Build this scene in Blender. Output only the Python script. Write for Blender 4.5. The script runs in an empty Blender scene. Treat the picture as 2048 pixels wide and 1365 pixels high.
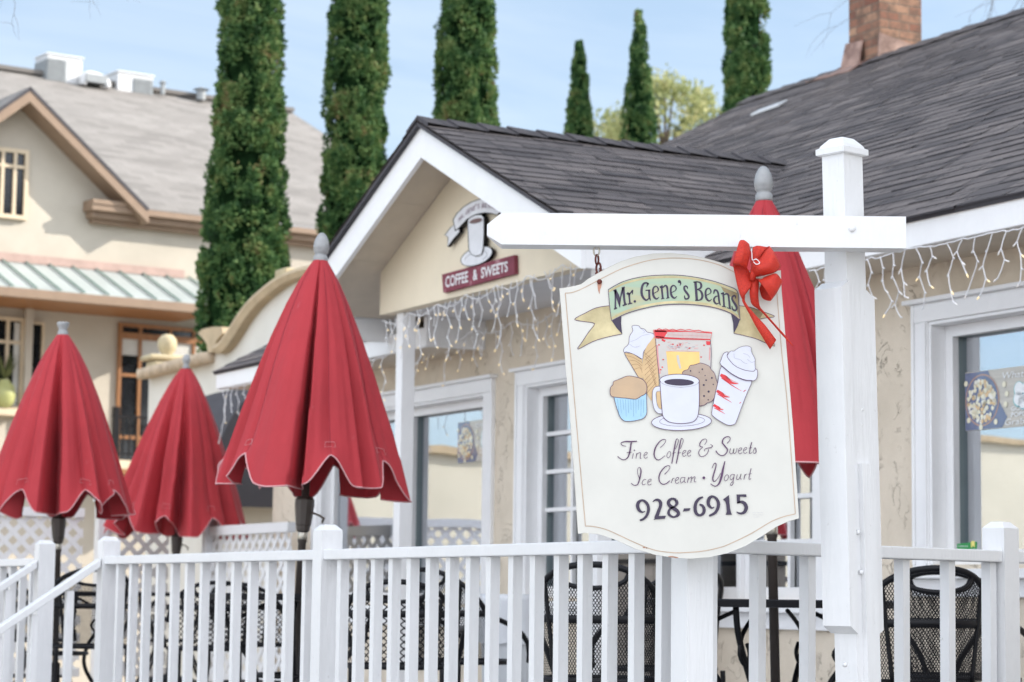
import bpy, bmesh, math, random
from mathutils import Vector, Matrix, noise as mnoise
from mathutils.geometry import tessellate_polygon
R = math.radians
sin, cos, pi = math.sin, math.cos, math.pi
sc = bpy.context.scene
col = sc.collection
random.seed(7)

# ------------------------------------------------------------------ camera model (metres; ground z = 0)
EYE, FPX = 1.6, 4700.0
PITCH, ROLL = math.atan(512/4700), R(0.7)
cp, sp, cr, sr = cos(PITCH), sin(PITCH), cos(ROLL), sin(ROLL)
CAM = Vector((0, 0, EYE))
def ray(px, py):
    ix, iy = px-1024, 682.5-py
    a, b = ix*cr - iy*sr, ix*sr + iy*cr
    d = Vector((a, FPX*cp - b*sp, FPX*sp + b*cp))
    return d/d.y
def at(px, py, d): return CAM + ray(px, py)*d
def on(px, py, n, c):
    r = ray(px, py); return CAM + r*(c/r.dot(n))
def V3(x, y, z=0): return Vector((x, y, z))
# street frame of the cafe: U runs along its front (towards the right and nearer), V runs into it
A = R(27.65)
U, V, Z = V3(sin(A), -cos(A)), V3(cos(A), sin(A)), V3(0, 0, 1)
def H(u, v, z): return U*u + V*v + Z*z
def uvz(p): return p.dot(U), p.dot(V), p.z
DECK = 0.86

# ------------------------------------------------------------------ mesh helpers
class MB:
    def __init__(s): s.v, s.f, s.m, s.t = [], [], [], []
    def face(s, pts, m=0, uv=None):
        i = len(s.v); s.v += [Vector(p) for p in pts]; s.f.append(tuple(range(i, i+len(pts)))); s.m.append(m); s.t.append(uv)
    def box(s, o, a, b, c, m=0):            # corner o, edge vectors a, b, c
        o, a, b, c = map(Vector, (o, a, b, c))
        if a.cross(b).dot(c) < 0: a, b = b, a
        i = len(s.v)
        s.v += [o, o+a, o+a+b, o+b, o+c, o+a+c, o+a+b+c, o+b+c]
        for q in ((0,3,2,1),(4,5,6,7),(0,1,5,4),(1,2,6,5),(2,3,7,6),(3,0,4,7)):
            s.f.append(tuple(i+k for k in q)); s.m.append(m); s.t.append(None)
        return s
    def hbox(s, u0, u1, v0, v1, z0, z1, m=0):   # box in the cafe's street frame
        return s.box(H(min(u0,u1), min(v0,v1), min(z0,z1)), U*abs(u1-u0), V*abs(v1-v0), Z*abs(z1-z0), m)
    def prism(s, pts, ext, m=0):
        pts = [Vector(p) for p in pts]; ext = Vector(ext); n = len(pts); i = len(s.v)
        s.v += pts + [p+ext for p in pts]
        for t in tessellate_polygon([pts]):
            s.f.append(tuple(i+k for k in t)); s.m.append(m); s.t.append(None)
            s.f.append(tuple(i+n+k for k in reversed(t))); s.m.append(m); s.t.append(None)
        for k in range(n):
            j = (k+1) % n
            s.f.append((i+k, i+j, i+n+j, i+n+k)); s.m.append(m); s.t.append(None)
        return s
    def tube(s, pts, r, n=8, m=0, cap=True, closed=False):
        pts = [Vector(p) for p in pts]; k = len(pts); base = len(s.v)
        rs = r if isinstance(r, (list, tuple)) else [r]*k
        prev = None
        for i, p in enumerate(pts):
            if closed: d = pts[(i+1) % k] - pts[i-1]
            else: d = pts[min(i+1, k-1)] - pts[max(i-1, 0)]
            d = d.normalized() if d.length > 1e-9 else V3(0, 0, 1)
            if prev is None:
                a = d.cross(V3(0, 0, 1))
                if a.length < 0.05: a = d.cross(V3(1, 0, 0))
            else:
                a = prev - d*prev.dot(d)
                if a.length < 1e-6: a = d.cross(V3(1, 0, 0.3))
            a.normalize(); prev = a; b = d.cross(a)
            for j in range(n):
                t = 2*pi*j/n; s.v.append(p + (a*cos(t) + b*sin(t))*rs[i])
        for i in range(k if closed else k-1):
            i2 = (i+1) % k
            for j in range(n):
                j2 = (j+1) % n
                s.f.append((base+i*n+j, base+i2*n+j, base+i2*n+j2, base+i*n+j2)); s.m.append(m); s.t.append(None)
        if cap and not closed:
            s.f.append(tuple(base+j for j in range(n))); s.m.append(m); s.t.append(None)
            s.f.append(tuple(base+(k-1)*n+j for j in reversed(range(n)))); s.m.append(m); s.t.append(None)
        return s
    def lathe(s, prof, o=(0,0,0), n=24, m=0):   # prof = [(r, z)...] round the z axis at o
        o = Vector(o); base = len(s.v)
        for r, z in prof:
            for j in range(n):
                t = 2*pi*j/n; s.v.append(o + V3(r*cos(t), r*sin(t), z))
        for i in range(len(prof)-1):
            for j in range(n):
                j2 = (j+1) % n
                s.f.append((base+i*n+j, base+i*n+j2, base+(i+1)*n+j2, base+(i+1)*n+j)); s.m.append(m); s.t.append(None)
        s.f.append(tuple(base+j for j in reversed(range(n)))); s.m.append(m); s.t.append(None)
        e = base+(len(prof)-1)*n
        s.f.append(tuple(e+j for j in range(n))); s.m.append(m); s.t.append(None)
        return s
    def grid(s, rows, m=0, uvf=None, closed=False):   # rows of points
        base = len(s.v); nr, nc = len(rows), len(rows[0])
        for r in rows: s.v += [Vector(p) for p in r]
        for i in range(nr-1):
            for j in range(nc if closed else nc-1):
                j2 = (j+1) % nc
                s.f.append((base+i*nc+j, base+i*nc+j2, base+(i+1)*nc+j2, base+(i+1)*nc+j)); s.m.append(m)
                s.t.append([uvf(i, j), uvf(i, j+1), uvf(i+1, j+1), uvf(i+1, j)] if uvf else None)
        return s
    def build(s, name, mats, parent=None, smooth=False, bevel=0, solid=0):
        me = bpy.data.meshes.new(name)
        vs = s.v
        if parent is not None:
            inv = WM[parent.name].inverted(); vs = [inv @ p for p in vs]
        me.from_pydata([tuple(p) for p in vs], [], s.f)
        for mt in (mats if isinstance(mats, (list, tuple)) else [mats]): me.materials.append(mt)
        me.polygons.foreach_set('material_index', s.m)
        if smooth: me.polygons.foreach_set('use_smooth', [True]*len(s.f))
        if any(t is not None for t in s.t):
            ul = me.uv_layers.new(name='UVMap'); k = 0
            for t, f in zip(s.t, s.f):
                for q in range(len(f)):
                    ul.data[k].uv = t[q] if t else (0, 0); k += 1
        me.update()
        o = bpy.data.objects.new(name, me); col.objects.link(o)
        if parent is not None:
            o.parent = parent; WM[o.name] = WM[parent.name]
        else: WM[o.name] = Matrix.Identity(4)
        if solid:
            md = o.modifiers.new('thickness', 'SOLIDIFY'); md.thickness = solid; md.offset = 0
        if bevel:
            md = o.modifiers.new('edge', 'BEVEL'); md.width = bevel; md.segments = 2; md.limit_method = 'ANGLE'; md.angle_limit = R(40)
        return o
WM = {}
def tag(o, label=None, cat=None, group=None, kind=None):
    if label: o['label'] = label
    if cat: o['category'] = cat
    if group: o['group'] = group
    if kind: o['kind'] = kind
    return o
def thing(name, label, cat, loc=(0, 0, 0), rot=(0, 0, 0), group=None):
    o = bpy.data.objects.new(name, None); col.objects.link(o)
    o.empty_display_size = 0.1
    o.location = loc; o.rotation_euler = rot
    from mathutils import Euler
    WM[o.name] = Matrix.Translation(Vector(loc)) @ Euler(rot).to_matrix().to_4x4()
    return tag(o, label, cat, group)
def copy_tree(root, loc, rot, label, group=None):
    c = root.copy(); col.objects.link(c); c.location = loc; c.rotation_euler = rot
    c['label'] = label
    if group: c['group'] = group
    for ch in list(root.children):
        d = ch.copy(); col.objects.link(d); d.parent = c
        for g in list(ch.children):
            e = g.copy(); col.objects.link(e); e.parent = d
    return c
def catmull(pts, n=6, closed=False):
    pts = [Vector(p) for p in pts]; k = len(pts)
    if k < 3 and not closed: return pts
    out = []
    for i in range(k if closed else k-1):
        g = (lambda q: pts[q % k]) if closed else (lambda q: pts[max(0, min(k-1, q))])
        p0, p1, p2, p3 = g(i-1), g(i), g(i+1), g(i+2)
        for j in range(n):
            t = j/n
            out.append(0.5*((2*p1) + (p2-p0)*t + (2*p0-5*p1+4*p2-p3)*t*t + (3*p1-p0-3*p2+p3)*t**3))
    if not closed: out.append(pts[-1])
    return out

# ------------------------------------------------------------------ materials
def nt(name):
    m = bpy.data.materials.new(name); m.use_nodes = True
    t = m.node_tree; t.nodes.clear()
    out = t.nodes.new('ShaderNodeOutputMaterial')
    b = t.nodes.new('ShaderNodeBsdfPrincipled'); t.links.new(b.outputs[0], out.inputs[0])
    return m, t, b, out
def N(t, kind, **kw):
    n = t.nodes.new(kind)
    for k, v in kw.items():
        if k in n.inputs: n.inputs[k].default_value = v
        else: setattr(n, k, v)
    return n
def ramp(t, fac, stops, interp='LINEAR'):
    r = t.nodes.new('ShaderNodeValToRGB'); r.color_ramp.interpolation = interp
    e = r.color_ramp.elements
    while len(e) < len(stops): e.new(0.5)
    for q, (p, c) in zip(e, stops):
        q.position = p; q.color = (*c, 1) if len(c) == 3 else c
    t.links.new(fac, r.inputs[0]); return r.outputs[0]
def coords(t, space='Object', scale=(1, 1, 1)):
    tc = t.nodes.new('ShaderNodeTexCoord'); mp = t.nodes.new('ShaderNodeMapping')
    mp.inputs['Scale'].default_value = scale
    t.links.new(tc.outputs[space], mp.inputs[0]); return mp.outputs[0]
def pm(name, c, rough=0.5, metal=0.0, vary=0.08, vscale=6.0, bump=0.0, bscale=60.0, c2=None, spec=0.5, space='Object', stretch=(1, 1, 1), detail=5, bdist=0.01):
    m, t, b, out = nt(name)
    co = coords(t, space, stretch)
    no = N(t, 'ShaderNodeTexNoise', Scale=vscale, Detail=detail, Roughness=0.6); t.links.new(co, no.inputs['Vector'])
    lo = tuple(max(0, x*(1-vary)) for x in c); hi = tuple(min(1, x*(1+vary)) for x in (c2 or c))
    t.links.new(ramp(t, no.outputs[0], [(0.3, lo), (0.7, hi)]), b.inputs['Base Color'])
    b.inputs['Roughness'].default_value = rough; b.inputs['Metallic'].default_value = metal
    b.inputs['Specular IOR Level'].default_value = spec
    if bump:
        n2 = N(t, 'ShaderNodeTexNoise', Scale=bscale, Detail=6); t.links.new(co, n2.inputs['Vector'])
        bp = N(t, 'ShaderNodeBump', Strength=bump, Distance=bdist); t.links.new(n2.outputs[0], bp.inputs['Height'])
        t.links.new(bp.outputs[0], b.inputs['Normal'])
    return m
M = {}
def white_paint(name, c=(0.75, 0.75, 0.755), dirt=0.5):
    m, t, b, out = nt(name)
    co = coords(t)
    n1 = N(t, 'ShaderNodeTexNoise', Scale=3.0, Detail=6, Roughness=0.7); t.links.new(co, n1.inputs['Vector'])
    base = ramp(t, n1.outputs[0], [(0.25, tuple(x*0.93 for x in c)), (0.6, c)])
    co2 = coords(t, scale=(40, 40, 5)); n2 = N(t, 'ShaderNodeTexNoise', Scale=1.6, Detail=6); t.links.new(co2, n2.inputs['Vector'])
    co3 = coords(t, scale=(14, 14, 9)); n3 = N(t, 'ShaderNodeTexNoise', Scale=3.0, Detail=8, Roughness=0.75); t.links.new(co3, n3.inputs['Vector'])
    spot = ramp(t, n3.outputs[0], [(0.63, (0, 0, 0)), (0.70, (1, 1, 1))])
    mx = N(t, 'ShaderNodeMixRGB'); mx.inputs['Color2'].default_value = (0.42, 0.40, 0.38, 1)
    mul = N(t, 'ShaderNodeMath', operation='MULTIPLY'); mul.inputs[1].default_value = dirt; t.links.new(spot, mul.inputs[0])
    t.links.new(mul.outputs[0], mx.inputs['Fac']); t.links.new(base, mx.inputs['Color1'])
    t.links.new(mx.outputs[0], b.inputs['Base Color']); b.inputs['Roughness'].default_value = 0.42
    bp = N(t, 'ShaderNodeBump', Strength=0.45, Distance=0.006); t.links.new(n2.outputs[0], bp.inputs['Height']); t.links.new(bp.outputs[0], b.inputs['Normal'])
    return m
M['white'] = white_paint('white_paint')
M['trim'] = white_paint('white_trim', (0.86, 0.86, 0.865), 0.15)
M['cream_board'] = pm('cream_siding', (0.78, 0.69, 0.53), 0.6, vary=0.05, vscale=2.5, bump=0.1, bscale=25)
M['soffit'] = pm('tan_soffit', (0.62, 0.54, 0.44), 0.7, vary=0.06)
M['porch_ceiling'] = pm('shaded_ceiling_white', (0.66, 0.66, 0.68), 0.6, vary=0.04)  # white ceiling with its shade greyed into the colour
def stucco(name, c, dark, rough_scale=1.0, strength=1.0):
    m, t, b, out = nt(name)
    co = coords(t)
    n1 = N(t, 'ShaderNodeTexNoise', Scale=2.2*rough_scale, Detail=6, Roughness=0.65); t.links.new(co, n1.inputs['Vector'])
    base = ramp(t, n1.outputs[0], [(0.3, dark), (0.62, c)])
    wn = N(t, 'ShaderNodeTexNoise', Scale=7.5*rough_scale, Detail=9, Roughness=0.62, Distortion=0.8); t.links.new(co, wn.inputs['Vector'])
    ds = N(t, 'ShaderNodeMath', operation='SUBTRACT'); ds.inputs[1].default_value = 0.5; t.links.new(wn.outputs[0], ds.inputs[0])
    da = N(t, 'ShaderNodeMath', operation='ABSOLUTE'); t.links.new(ds.outputs[0], da.inputs[0])
    crack = ramp(t, da.outputs[0], [(0.0, (0, 0, 0)), (0.011, (1, 1, 1))])
    msk = N(t, 'ShaderNodeTexNoise', Scale=6.0*rough_scale, Detail=3); t.links.new(coords(t, scale=(1.3, 1.3, 1)), msk.inputs['Vector'])
    mk = ramp(t, msk.outputs[0], [(0.50, (1, 1, 1)), (0.66, (0, 0, 0))])
    mxx = N(t, 'ShaderNodeMath', operation='MAXIMUM'); t.links.new(crack, mxx.inputs[0]); t.links.new(mk, mxx.inputs[1])
    fine = N(t, 'ShaderNodeTexNoise', Scale=28*rough_scale, Detail=8, Roughness=0.7); t.links.new(co, fine.inputs['Vector'])
    sm = N(t, 'ShaderNodeMath', operation='MULTIPLY_ADD'); sm.inputs[1].default_value = 0.5; t.links.new(fine.outputs[0], sm.inputs[0]); t.links.new(mxx.outputs[0], sm.inputs[2])
    bp = N(t, 'ShaderNodeBump', Strength=1.0*strength, Distance=0.0055); t.links.new(sm.outputs[0], bp.inputs['Height']); t.links.new(bp.outputs[0], b.inputs['Normal'])
    mx = N(t, 'ShaderNodeMixRGB', blend_type='MULTIPLY'); mx.inputs['Fac'].default_value = 0.02
    t.links.new(base, mx.inputs['Color1']); t.links.new(mxx.outputs[0], mx.inputs['Color2'])
    t.links.new(mx.outputs[0], b.inputs['Base Color']); b.inputs['Roughness'].default_value = 0.9
    return m
M['stucco'] = stucco('tan_stucco', (0.74, 0.65, 0.53), (0.62, 0.54, 0.43))
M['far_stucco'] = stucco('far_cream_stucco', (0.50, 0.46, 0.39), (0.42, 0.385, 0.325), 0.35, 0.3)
M['mission_stucco'] = stucco('pale_mission_stucco', (0.68, 0.67, 0.62), (0.62, 0.60, 0.54), 0.5, 0.3)
M['coping'] = pm('ochre_coping', (0.47, 0.37, 0.24), 0.8, vary=0.18, vscale=4, bump=0.3, bscale=30)
M['coping_pale'] = pm('weathered_ball', (0.46, 0.39, 0.25), 0.8, vary=0.2, vscale=7)
def shingle(name, c1, c2, mortar, w=0.30, h=0.135, bump=1.0, streak=(0.5, 0.45, 0.42), sfac=0.5):
    m, t, b, out = nt(name)
    tc = t.nodes.new('ShaderNodeTexCoord')
    wob = N(t, 'ShaderNodeTexNoise', Scale=3.0, Detail=2); t.links.new(tc.outputs['UV'], wob.inputs['Vector'])
    wsub = N(t, 'ShaderNodeVectorMath', operation='SUBTRACT'); wsub.inputs[1].default_value = (0.5, 0.5, 0.5); t.links.new(wob.outputs['Color'], wsub.inputs[0])
    ws = N(t, 'ShaderNodeVectorMath', operation='SCALE'); ws.inputs['Scale'].default_value = 0.006; t.links.new(wsub.outputs[0], ws.inputs[0])
    wa = N(t, 'ShaderNodeVectorMath', operation='ADD'); t.links.new(tc.outputs['UV'], wa.inputs[0]); t.links.new(ws.outputs[0], wa.inputs[1])
    br = N(t, 'ShaderNodeTexBrick', Scale=1.0); br.offset = 0.5
    br.inputs['Brick Width'].default_value = w; br.inputs['Row Height'].default_value = h
    br.inputs['Mortar Size'].default_value = 0.005; br.inputs['Mortar Smooth'].default_value = 0.4; br.inputs['Bias'].default_value = 0.0
    br.inputs['Color1'].default_value = (*c1, 1); br.inputs['Color2'].default_value = (*c2, 1); br.inputs['Mortar'].default_value = (*mortar, 1)
    t.links.new(wa.outputs[0], br.inputs['Vector'])
    n1 = N(t, 'ShaderNodeTexNoise', Scale=0.9, Detail=6, Roughness=0.62); smp = t.nodes.new('ShaderNodeMapping'); smp.inputs['Scale'].default_value = (0.45, 1.5, 1); t.links.new(tc.outputs['UV'], smp.inputs[0]); t.links.new(smp.outputs[0], n1.inputs['Vector'])
    mx = N(t, 'ShaderNodeMixRGB'); mx.inputs['Color2'].default_value = (*streak, 1)
    fr = ramp(t, n1.outputs[0], [(0.44, (0, 0, 0)), (0.66, (sfac,)*3)])
    t.links.new(fr, mx.inputs['Fac']); t.links.new(br.outputs['Color'], mx.inputs['Color1'])
    n2 = N(t, 'ShaderNodeTexNoise', Scale=120, Detail=4); t.links.new(tc.outputs['UV'], n2.inputs['Vector'])
    m2 = N(t, 'ShaderNodeMixRGB', blend_type='MULTIPLY'); m2.inputs['Fac'].default_value = 0.6
    t.links.new(mx.outputs[0], m2.inputs['Color1']); t.links.new(ramp(t, n2.outputs[0], [(0.3, (0.55,)*3), (0.7, (1.0,)*3)]), m2.inputs['Color2'])
    # the dark joint is a real groove colour
    m3 = N(t, 'ShaderNodeMixRGB'); m3.inputs['Color2'].default_value = (*mortar, 1)
    t.links.new(br.outputs['Fac'], m3.inputs['Fac']); t.links.new(m2.outputs[0], m3.inputs['Color1'])
    t.links.new(m3.outputs[0], b.inputs['Base Color']); b.inputs['Roughness'].default_value = 0.85
    sep = N(t, 'ShaderNodeSeparateXYZ'); t.links.new(wa.outputs[0], sep.inputs[0])
    md = N(t, 'ShaderNodeMath', operation='DIVIDE'); md.inputs[1].default_value = h; t.links.new(sep.outputs['Y'], md.inputs[0])
    fc = N(t, 'ShaderNodeMath', operation='FRACT'); t.links.new(md.outputs[0], fc.inputs[0])
    iv = N(t, 'ShaderNodeMath', operation='SUBTRACT'); iv.inputs[0].default_value = 1.0; t.links.new(fc.outputs[0], iv.inputs[1])
    ad = N(t, 'ShaderNodeMath', operation='MULTIPLY_ADD'); ad.inputs[1].default_value = -0.6
    t.links.new(br.outputs['Fac'], ad.inputs[0]); t.links.new(iv.outputs[0], ad.inputs[2])
    ad2 = N(t, 'ShaderNodeMath', operation='MULTIPLY_ADD'); ad2.inputs[1].default_value = 0.25; t.links.new(n2.outputs[0], ad2.inputs[0]); t.links.new(ad.outputs[0], ad2.inputs[2])
    bp = N(t, 'ShaderNodeBump', Strength=0.9*bump, Distance=0.012); t.links.new(ad2.outputs[0], bp.inputs['Height']); t.links.new(bp.outputs[0], b.inputs['Normal'])
    return m
M['shingle'] = shingle('dark_shingles', (0.078, 0.067, 0.068), (0.140, 0.119, 0.115), (0.012, 0.011, 0.012), 0.32, 0.14, 1.0, (0.29, 0.245, 0.225), 0.75)
M['shingle_pale'] = shingle('pale_shingles', (0.20, 0.187, 0.172), (0.28, 0.262, 0.243), (0.15, 0.14, 0.13), 0.35, 0.16, 0.6, (0.36, 0.34, 0.32), 0.4)
def bricks(name):
    m, t, b, out = nt(name)
    tc = t.nodes.new('ShaderNodeTexCoord')
    br = N(t, 'ShaderNodeTexBrick', Scale=1.0); br.inputs['Brick Width'].default_value = 0.21; br.inputs['Row Height'].default_value = 0.072
    br.inputs['Mortar Size'].default_value = 0.006; br.inputs['Mortar Smooth'].default_value = 0.3
    br.inputs['Color1'].default_value = (0.20, 0.075, 0.05, 1); br.inputs['Color2'].default_value = (0.40, 0.24, 0.155, 1); br.inputs['Mortar'].default_value = (0.20, 0.155, 0.12, 1)
    t.links.new(tc.outputs['UV'], br.inputs['Vector'])
    n1 = N(t, 'ShaderNodeTexNoise', Scale=9, Detail=6, Roughness=0.7); t.links.new(tc.outputs['UV'], n1.inputs['Vector'])
    mx = N(t, 'ShaderNodeMixRGB'); mx.inputs['Color2'].default_value = (0.12, 0.08, 0.06, 1)
    t.links.new(ramp(t, n1.outputs[0], [(0.44, (0, 0, 0)), (0.62, (0.85,)*3)]), mx.inputs['Fac']); t.links.new(br.outputs['Color'], mx.inputs['Color1'])
    t.links.new(mx.outputs[0], b.inputs['Base Color']); b.inputs['Roughness'].default_value = 0.9
    bp = N(t, 'ShaderNodeBump', Strength=0.8, Distance=0.01, invert=True); t.links.new(br.outputs['Fac'], bp.inputs['Height']); t.links.new(bp.outputs[0], b.inputs['Normal'])
    return m
M['brick'] = bricks('old_brick')
M['flash'] = pm('rusty_flashing', (0.20, 0.10, 0.075), 0.6, vary=0.35, vscale=8, c2=(0.33, 0.22, 0.18), bump=0.3)
def glass(name, refl=0.5, tint=(0.35, 0.37, 0.38)):
    m, t, b, out = nt(name); t.nodes.remove(b)
    tr = N(t, 'ShaderNodeBsdfTransparent'); tr.inputs[0].default_value = (*tint, 1)
    gl = N(t, 'ShaderNodeBsdfGlossy'); gl.inputs['Roughness'].default_value = 0.012; gl.inputs[0].default_value = (0.92, 0.95, 1.0, 1)
    no = N(t, 'ShaderNodeTexNoise', Scale=1.6, Detail=1); t.links.new(coords(t), no.inputs['Vector'])
    bp = N(t, 'ShaderNodeBump', Strength=0.13, Distance=0.01); t.links.new(no.outputs[0], bp.inputs['Height']); t.links.new(bp.outputs[0], gl.inputs['Normal'])
    mx = N(t, 'ShaderNodeMixShader'); mx.inputs[0].default_value = refl
    t.links.new(tr.outputs[0], mx.inputs[1]); t.links.new(gl.outputs[0], mx.inputs[2]); t.links.new(mx.outputs[0], out.inputs[0])
    return m
M['glass'] = glass('window_glass', 0.60, (0.85, 0.88, 0.9))
M['glass_far'] = glass('dark_far_glass', 0.08, (0.2, 0.22, 0.25))
M['vinyl'] = pm('grey_green_vinyl', (0.20, 0.25, 0.26), 0.45, vary=0.05)
def canvas(name, c):
    m, t, b, out = nt(name)
    co = coords(t)
    n1 = N(t, 'ShaderNodeTexNoise', Scale=2.5, Detail=7, Roughness=0.7); t.links.new(co, n1.inputs['Vector'])
    base = ramp(t, n1.outputs[0], [(0.3, tuple(x*0.88 for x in c)), (0.7, tuple(x*1.08 for x in c))])
    n3 = N(t, 'ShaderNodeTexNoise', Scale=9, Detail=8, Roughness=0.8); t.links.new(coords(t, scale=(1, 1, 0.5)), n3.inputs['Vector'])
    mx = N(t, 'ShaderNodeMixRGB'); mx.inputs['Color2'].default_value = (0.50, 0.12, 0.14, 1)
    t.links.new(ramp(t, n3.outputs[0], [(0.62, (0, 0, 0)), (0.72, (0.5,)*3)]), mx.inputs['Fac']); t.links.new(base, mx.inputs['Color1'])
    t.links.new(mx.outputs[0], b.inputs['Base Color']); b.inputs['Roughness'].default_value = 0.75
    b.inputs['Sheen Weight'].default_value = 0.06; b.inputs['Sheen Tint'].default_value = (1, 0.6, 0.65, 1)
    w = N(t, 'ShaderNodeTexNoise', Scale=14, Detail=5); t.links.new(coords(t, scale=(1, 1, 0.35)), w.inputs['Vector'])
    w2 = N(t, 'ShaderNodeTexNoise', Scale=420, Detail=2); t.links.new(co, w2.inputs['Vector'])
    bp = N(t, 'ShaderNodeBump', Strength=0.35, Distance=0.02); t.links.new(w.outputs[0], bp.inputs['Height'])
    bp2 = N(t, 'ShaderNodeBump', Strength=0.25, Distance=0.002); t.links.new(w2.outputs[0], bp2.inputs['Height']); t.links.new(bp.outputs[0], bp2.inputs['Normal'])
    t.links.new(bp2.outputs[0], b.inputs['Normal'])
    # thin cloth lets some light through
    tl = N(t, 'ShaderNodeBsdfTranslucent'); t.links.new(mx.outputs[0], tl.inputs[0])
    ms = N(t, 'ShaderNodeMixShader'); ms.inputs[0].default_value = 0.06
    t.links.new(b.outputs[0], ms.inputs[1]); t.links.new(tl.outputs[0], ms.inputs[2]); t.links.new(ms.outputs[0], out.inputs[0])
    return m
M['canvas'] = canvas('red_canvas', (0.42, 0.026, 0.036))
M['piping'] = pm('pink_piping', (0.60, 0.31, 0.32), 0.7, vary=0.12, vscale=30)
M['finial'] = pm('grey_finial', (0.31, 0.315, 0.32), 0.38, vary=0.12, vscale=25)
M['bronze'] = pm('bronze_pole', (0.075, 0.062, 0.055), 0.4, 0.3, vary=0.1)
M['black'] = pm('black_iron', (0.006, 0.006, 0.008), 0.42, 0.0, vary=0.2, bump=0.05, bscale=200, spec=0.25)
M['chrome'] = pm('worn_steel', (0.45, 0.42, 0.36), 0.3, 0.9, vary=0.2, vscale=60)
def mesh_metal(name, sx, sy, thr, c=(0.005, 0.005, 0.007)):
    m, t, b, out = nt(name)
    tc = t.nodes.new('ShaderNodeTexCoord'); sep = N(t, 'ShaderNodeSeparateXYZ'); t.links.new(tc.outputs['UV'], sep.inputs[0])
    def tri(op):
        a = N(t, 'ShaderNodeMath', operation='DIVIDE'); a.inputs[1].default_value = sx; t.links.new(sep.outputs['X'], a.inputs[0])
        c_ = N(t, 'ShaderNodeMath', operation='DIVIDE'); c_.inputs[1].default_value = sy; t.links.new(sep.outputs['Y'], c_.inputs[0])
        d = N(t, 'ShaderNodeMath', operation=op); t.links.new(a.outputs[0], d.inputs[0]); t.links.new(c_.outputs[0], d.inputs[1])
        e = N(t, 'ShaderNodeMath', operation='PINGPONG'); e.inputs[1].default_value = 0.5; t.links.new(d.outputs[0], e.inputs[0]); return e.outputs[0]
    mn = N(t, 'ShaderNodeMath', operation='MINIMUM'); t.links.new(tri('ADD'), mn.inputs[0]); t.links.new(tri('SUBTRACT'), mn.inputs[1])
    hole = N(t, 'ShaderNodeMath', operation='GREATER_THAN'); hole.inputs[1].default_value = thr; t.links.new(mn.outputs[0], hole.inputs[0])
    b.inputs['Base Color'].default_value = (*c, 1); b.inputs['Roughness'].default_value = 0.5; b.inputs['Specular IOR Level'].default_value = 0.2
    tr = N(t, 'ShaderNodeBsdfTransparent'); ms = N(t, 'ShaderNodeMixShader')
    t.links.new(hole.outputs[0], ms.inputs[0]); t.links.new(b.outputs[0], ms.inputs[1]); t.links.new(tr.outputs[0], ms.inputs[2]); t.links.new(ms.outputs[0], out.inputs[0])
    return m
M['mesh'] = mesh_metal('expanded_mesh', 0.012, 0.019, 0.165)
M['diamond_mesh'] = mesh_metal('diamond_mesh', 0.036, 0.030, 0.13)
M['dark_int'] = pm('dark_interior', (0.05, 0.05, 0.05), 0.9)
M['plastic'] = pm('grey_plastic', (0.52, 0.54, 0.56), 0.45, vary=0.06)
M['wood'] = pm('varnished_wood', (0.28, 0.125, 0.045), 0.45, vary=0.2, vscale=5, stretch=(6, 6, 1))
M['brown_trim'] = pm('tan_trim', (0.25, 0.175, 0.12), 0.6, vary=0.08)
M['far_trim'] = pm('sand_trim', (0.60, 0.50, 0.36), 0.6, vary=0.06)
M['verdigris'] = pm('verdigris_copper', (0.35, 0.385, 0.375), 0.5, vary=0.12, vscale=1.2, stretch=(1, 1, 1))
M['seam'] = pm('green_seam', (0.12, 0.19, 0.165), 0.5)
M['copper'] = pm('copper_flashing', (0.40, 0.28, 0.24), 0.5, vary=0.15)
M['unit'] = pm('metal_cabinet', (0.55, 0.56, 0.57), 0.4, vary=0.05)
M['louvre'] = pm('grey_louvre', (0.25, 0.27, 0.28), 0.5, vary=0.1)
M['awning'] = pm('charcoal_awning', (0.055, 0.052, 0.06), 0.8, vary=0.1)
M['rust'] = pm('rusty_iron', (0.13, 0.03, 0.022), 0.65, 0.3, vary=0.5, vscale=40, bump=0.5)
SUN_E, SKY_E, EXPO = 2.0, 0.10, 1.86
SKYC, CLOUD, FILLC = (1.36, 1.76, 2.24), (2.2, 2.45, 2.72), (6.4, 6.6, 7.0)
BULB_E = 0.2
# ================================================================== THE CAFE
CW, CE, CG, CR = 6.95, 6.55, 6.20, 5.84        # wall, eave board, porch gable and rake planes (distance along V)
RIDGE_C, RIDGE_Z, EAVE_Z, PITCH_R = 11.55, EYE+4.48, EYE+1.72, 0.552
UL, UR = -17.5, -2.0                            # ends of the main roof
def wall_uz(px, py, c=None):
    u, v, z = uvz(on(px, py, V, CW if c is None else c)); return u, z
cafe = thing('cafe_building', 'tan stucco cafe with white trim, dark shingle roof and small front gable', 'building', H(-12.3, CW, 0))
zh = EYE+1.33                                   # window heads
o_r = (wall_uz(1865, 900)[0], wall_uz(1865, 900)[0]+1.75, EYE+0.175, zh)
o_l = (wall_uz(646, 900)[0], wall_uz(972, 900)[0], EYE-0.05, zh-0.01)
o_m = (wall_uz(1055, 900)[0], wall_uz(1634, 900)[0], EYE+0.00, zh)
wall_l = wall_uz(548, 900)[0]
ops = sorted([o_r, o_l, o_m])
mb = MB()
def cells(mb, u0, u1, v0, v1, z0, z1, ops):
    cuts = sorted({u0, u1, *[o[0] for o in ops], *[o[1] for o in ops]})
    for a, b in zip(cuts, cuts[1:]):
        holes = sorted((o[2], o[3]) for o in ops if o[0] <= a+1e-6 and o[1] >= b-1e-6)
        z = z0
        for h0, h1 in holes:
            if h0 > z: mb.hbox(a, b, v0, v1, z, h0)
            z = h1
        mb.hbox(a, b, v0, v1, z, z1)
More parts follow.
